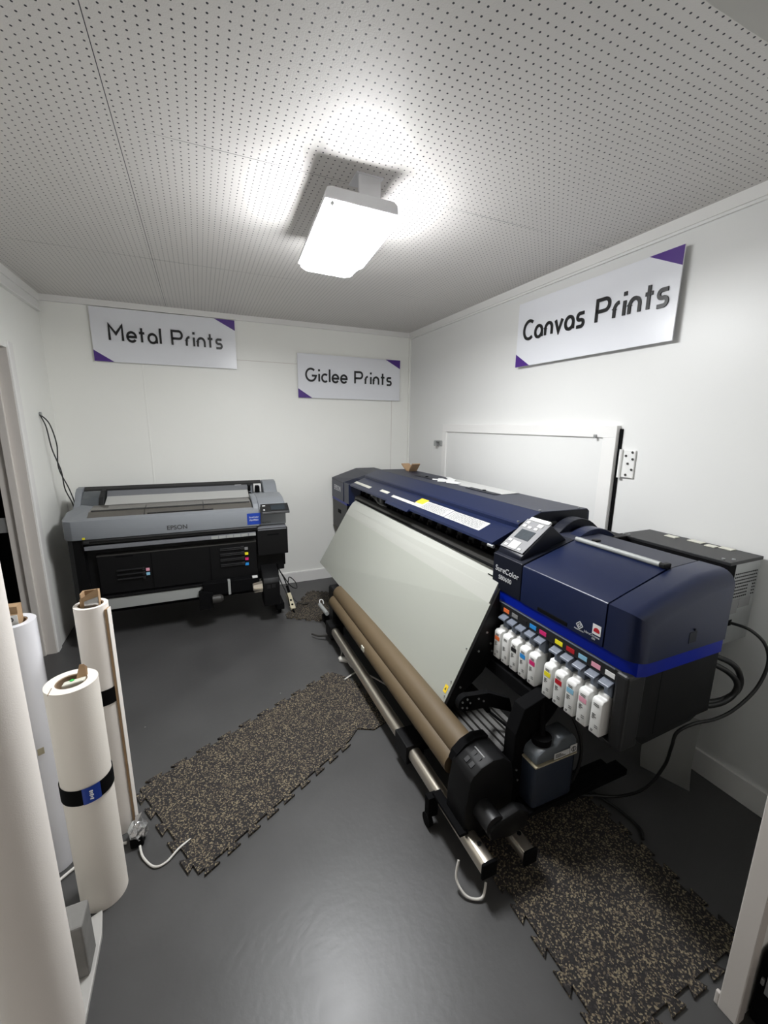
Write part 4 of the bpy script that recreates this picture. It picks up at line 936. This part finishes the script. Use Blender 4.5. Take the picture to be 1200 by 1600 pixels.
T1, s1 = roll((-0.612, 1.640), 0.062, 0.975, 'glossroll', 'glossy bluish white film roll with a tape patch, behind the nearest roll', core=0.040)
build('tape_patch', MB().prism([(-0.588, 1.5815), (-0.572, 1.589), (-0.5715, 1.5885), (-0.5875, 1.5808)], 'z', 0.50, 0.525), 'tan', T1)
T0, s0 = roll((-0.480, 1.068), 0.0755, 1.42, 'rollpaper', 'tallest and nearest white roll at the left edge of the photo', core=0.042, z0=0.0185)

# packaging stuck in the cores
i2 = thing('cardboard_insert', (-0.410, 1.712, 0.90), 'torn brown cardboard end with clear tape in the top of the slim tall roll', 'cardboard')
m_ = MB().prism([(-0.436, 1.700), (-0.432, 1.697), (-0.428, 1.73), (-0.390, 1.735), (-0.384, 1.70), (-0.380, 1.70), (-0.383, 1.740), (-0.434, 1.735)], 'z', 0.90, 1.018)
m_.quad((-0.444, 1.699, 0.90), (-0.380, 1.690, 0.90), (-0.378, 1.694, 1.035), (-0.438, 1.702, 0.998), th=0.002)
build('flap', m_, 'card', i2)
build('tape', MB().quad((-0.428, 1.6930, 0.93), (-0.382, 1.6870, 0.935), (-0.380, 1.6895, 1.005), (-0.424, 1.6960, 0.990), th=0.001), 'foil', i2)
i1 = thing('cardboard_insert', (-0.612, 1.64, 0.92), 'brown box end with a white printed label in the glossy film roll', 'cardboard')
build('box_end', MB().box(-0.637, -0.590, 1.63, 1.667, 0.92, 1.028).box(-0.637, -0.588, 1.620, 1.625, 0.94, 1.005), 'card', i1)
lbl = build('label', MB().box(-0.637, -0.588, 1.6175, 1.6195, 0.95, 1.003), 'tagwhite', i1)
hl = MB().cyl((-0.607, 1.6174, 0.989), (-0.607, 1.6168, 0.989), 0.0085, n=20)
lgo = build('round_logo', hl, 'ink', lbl)
tm = MB(); text(tm, 'hp', 0.011, (-0.607, 1.6165, 0.9865), (1, 0, 0), (0, 0, 1), 0.0002, 'CENTER'); build('logo_letters', tm, 'tagwhite', lgo)
i3 = thing('cardboard_insert', (-0.425, 1.447, 0.80), 'torn kraft wrapper with a green dot in the core of the short strapped roll', 'cardboard')
m_ = MB().quad((-0.415, 1.452, 0.80), (-0.388, 1.470, 0.80), (-0.386, 1.472, 0.855), (-0.392, 1.466, 0.868), (-0.402, 1.460, 0.872), (-0.412, 1.454, 0.835), th=0.0015)
build('flap', m_, 'card', i3)
cp_ = build('foam_plug', MB().prism([(-0.446, 1.425), (-0.392, 1.440), (-0.388, 1.462), (-0.444, 1.450)], 'z', 0.79, 0.829, bev=.004), 'noteivory', i3)
build('green_dot', MB().cyl((-0.423, 1.4475, 0.8292), (-0.423, 1.4475, 0.8305), 0.006, n=14), 'green', i3)

cbk = build('concrete_block', MB().box(-0.520, -0.414, 1.182, 1.262, 0.019, 0.205, bev=.006), 'concrete', None, (-0.46, 1.22, 0.019))
tag(cbk, 'small grey block standing on the floor between the nearest and the strapped roll', 'block')

# crumpled plastic wrapped adapter behind the rolls
pb = MB(); b = bmesh.new(); bmesh.ops.create_icosphere(b, subdivisions=3, radius=1)
rnd = random.Random(5)
for v in b.verts:
    k = 1+rnd.uniform(-0.16, 0.16); v.co = Vector((v.co.x*0.034*k, v.co.y*0.040*k, v.co.z*0.036*k))
bmesh.ops.translate(b, vec=(-0.338, 1.615, 0.044), verts=b.verts); pb.join(b)
ad = thing('wrapped_adapter', (-0.338, 1.615, 0), 'black power adapter wrapped in shiny plastic at the foot of the slim roll', 'adapter')
build('black_body', MB().box(-0.365, -0.318, 1.575, 1.640, 0.002, 0.045, bev=.006), 'blackmatte', ad)
build('plastic_wrap', pb, 'foil', ad)
build('wrap_tail', MB().quad((-0.345, 1.61, 0.07), (-0.325, 1.62, 0.07), (-0.322, 1.632, 0.105), (-0.345, 1.625, 0.100), th=0.001), 'foil', ad)

# black case beyond the door frame
cz = thing('black_case', (1.50, 0.20, 0), 'black case with a metal latch beyond the right door frame', 'case')
build('shell', MB().box(1.29, 1.75, 0.12, 0.365, 0.002, 0.25, bev=.01), 'blackmatte', cz)
build('latch', MB().box(1.281, 1.290, 0.325, 0.345, 0.13, 0.20, bev=.002).box(1.280, 1.290, 0.348, 0.356, 0.15, 0.17, bev=.002), 'galv', cz)

# ------------------------------------------------------------------ cables
def cable(pts, r, m, label, name='cable', cat='cable', group=None):
    p = pts[0]; o = build(name, MB().tube(pts, r), m, None, p, smooth=True); tag(o, label, cat, group); return o
cable([(XL+0.004, 3.80, 1.665), (XL+0.05, 3.80, 1.60), (XL+0.075, 3.80, 1.45), (-0.985, 3.80, 1.28), (-0.94, 3.80, 1.12), (-0.918, 3.81, 0.98), (-0.93, 3.83, 0.82)], 0.0042, 'cable', 'right strand of the pair of black cables from the left wall to the grey printer', group='pair of black wall cables')
cable([(XL+0.004, 3.79, 1.665), (XL+0.03, 3.79, 1.58), (XL+0.045, 3.79, 1.42), (-0.97, 3.79, 1.26), (-0.965, 3.80, 1.12), (-0.93, 3.81, 0.98), (-0.94, 3.83, 0.82)], 0.0042, 'cable', 'left strand of the pair of black cables from the left wall to the grey printer', group='pair of black wall cables')
wp = build('cable_bushing', MB().cyl((XL, 3.80, 1.67), (XL+0.012, 3.80, 1.67), 0.014, n=14), 'galv', None, (XL, 3.80, 1.67)); tag(wp, 'small metal bushing on the left wall where two cables come out', 'bushing')
cable([(1.915, 0.862, 0.848), (1.925, 0.80, 0.845), (1.95, 0.755, 0.80), (1.965, 0.74, 0.72), (1.93, 0.745, 0.62), (1.84, 0.76, 0.545), (1.76, 0.78, 0.51), (1.66, 0.80, 0.505), (1.60, 0.82, 0.47), (1.62, 0.84, 0.38), (1.63, 0.86, 0.27), (1.60, 0.90, 0.14), (1.56, 0.97, 0.05), (1.50, 1.03, 0.02), (1.40, 1.09, 0.02), (1.32, 1.12, 0.13)], 0.0062, 'cable', 'thin black cable looping from the silver rear box down to the floor', group=None)
cable([(1.78, 0.87, 0.745), (1.84, 0.80, 0.72), (1.88, 0.78, 0.66), (1.87, 0.78, 0.60), (1.80, 0.80, 0.565), (1.68, 0.84, 0.565)], 0.011, 'cable', 'upper of two thick black power cables looping behind the blue printer', 'power_cable', 'power cable', 'thick power cables')
cable([(1.77, 0.87, 0.72), (1.82, 0.80, 0.69), (1.855, 0.775, 0.64), (1.84, 0.78, 0.585), (1.77, 0.80, 0.555), (1.67, 0.85, 0.550)], 0.011, 'cable', 'lower of two thick black power cables looping behind the blue printer', 'power_cable', 'power cable', 'thick power cables')
cable([(1.26, 1.16, 0.57), (1.32, 1.06, 0.45), (1.36, 1.03, 0.30), (1.33, 1.04, 0.15), (1.27, 1.07, 0.14)], 0.007, 'cable', 'black hose hanging beside the waste ink bottle', 'hose', 'hose')
cable([(1.50, 1.05, 0.014), (1.53, 0.96, 0.012), (1.535, 0.86, 0.012), (1.50, 0.82, 0.014)], 0.006, 'cable', 'short black cable along the edge of the near rubber mat')
cable([(0.825, 2.74, 0.05), (0.83, 2.66, 0.012), (0.81, 2.58, 0.010), (0.775, 2.535, 0.016)], 0.006, 'whitecable', 'grey cord from the far unit down to the plug')
pl = thing('cord_connector', (0.80, 2.50, 0.0), 'grey cord connector lying on the floor beside the silver rail', 'plug')
build('socket_body', MB().box(-0.020, 0.045, -0.018, 0.018, 0.002, 0.034, bev=.010, seg=3).xf(Matrix.Translation((0.79, 2.51, 0)) @ Matrix.Rotation(math.radians(-35), 4, 'Z')), 'whitecable', pl, smooth=True)
build('plug_body', MB().box(0.03, 0.085, -0.013, 0.013, 0.004, 0.028, bev=.007, seg=3).xf(Matrix.Translation((0.79, 2.51, 0)) @ Matrix.Rotation(math.radians(-35), 4, 'Z')), 'whitecable', pl, smooth=True)
cable([(0.822, 2.475, 0.012), (0.83, 2.40, 0.008), (0.87, 2.33, 0.008), (0.93, 2.22, 0.008), (1.00, 2.05, 0.008)], 0.005, 'whitecable', 'grey cord running from the connector under the silver rail')
cable([(0.85, 2.345, 0.012), (0.80, 2.32, 0.014), (0.735, 2.285, 0.014)], 0.005, 'whitecable', 'short grey cord reaching the floor mat in the middle')
cable([(-0.33, 1.565, 0.018), (-0.315, 1.52, 0.008), (-0.275, 1.468, 0.006), (-0.235, 1.468, 0.006), (-0.19, 1.505, 0.010), (-0.15, 1.53, 0.006)], 0.0042, 'whitecable', 'white cord from the wrapped adapter to the floor mat')
cable([(-0.60, 1.53, 0.007), (-0.545, 1.575, 0.007), (-0.48, 1.62, 0.007), (-0.38, 1.61, 0.007)], 0.0055, 'whitecable', 'white cord on the floor behind the short strapped roll')
cable([(0.74, 0.99, 0.09), (0.72, 0.97, 0.04), (0.735, 0.925, 0.012), (0.78, 0.90, 0.012), (0.815, 0.925, 0.03)], 0.0045, 'whitecable', 'white wire looping under the near end of the take-up rail')
pst = thing('power_strip', (0.63, 3.50, 0), 'cream power strip hanging beside the grey printer at the floor mat', 'power strip')
build('strip_body', MB().box(-0.022, 0.022, -0.09, 0.09, 0.0, 0.028, bev=.006).xf(Matrix.Translation((0.63, 3.50, 0.06)) @ Matrix.Rotation(math.radians(4), 4, 'Z') @ Matrix.Rotation(math.radians(28), 4, 'X')), 'cream', pst)
so_ = MB()
for k in (-0.05, 0.0): so_.cyl((0, k, 0.0285), (0, k, 0.031), 0.010, n=12)
build('socket', so_.xf(Matrix.Translation((0.63, 3.50, 0.06)) @ Matrix.Rotation(math.radians(4), 4, 'Z') @ Matrix.Rotation(math.radians(28), 4, 'X')), 'blackmatte', pst)
build('plug', MB().cyl((0.635, 3.58, 0.12), (0.625, 3.62, 0.17), 0.012, n=12).cyl((0.632, 3.41, 0.03), (0.64, 3.385, 0.005), 0.008, n=10), 'blackmatte', pst)
cable([(0.625, 3.62, 0.17), (0.60, 3.62, 0.25), (0.56, 3.60, 0.34), (0.54, 3.62, 0.42)], 0.005, 'cable', 'straight black cable from the power strip up to the grey printer')
cable([(0.63, 3.60, 0.15), (0.66, 3.70, 0.22), (0.72, 3.72, 0.16), (0.72, 3.66, 0.12), (0.66, 3.64, 0.16), (0.58, 3.62, 0.30)], 0.0045, 'cable', 'black cable curling in a loop above the power strip')
cable([(0.635, 3.57, 0.12), (0.68, 3.50, 0.06), (0.74, 3.48, 0.03), (0.79, 3.51, 0.016)], 0.0045, 'cable', 'black cable from the power strip to the far floor mat')
cable([(0.52, 3.60, 0.45), (0.55, 3.55, 0.28), (0.60, 3.48, 0.14), (0.61, 3.44, 0.05)], 0.0045, 'cable', 'black cable drooping beside the take-up motor of the grey printer')
# sheet hanging behind the blue printer
b = bmesh.new(); rows = []
for i in range(9):
    t = i/8; z = 0.36-t*0.345; bend = 0.05*math.sin(t*PI*0.8)
    rows.append([b.verts.new((1.90-bend*0.6+0.0*t, 0.885-0.01*t, z+0.02)), b.verts.new((1.865-bend, 1.06+0.01*t, z-0.0))])
for p, q in zip(rows, rows[1:]): b.faces.new((p[0], p[1], q[1], q[0]))
r_ = bmesh.ops.solidify(b, geom=b.faces[:], thickness=0.0015)
m_ = MB(); m_.join(b)
tag(build('hanging_paper', m_, 'paper', None, (1.88, 0.97, 0.02), smooth=True), 'white paper sheet hanging to the floor behind the blue printer', 'paper')
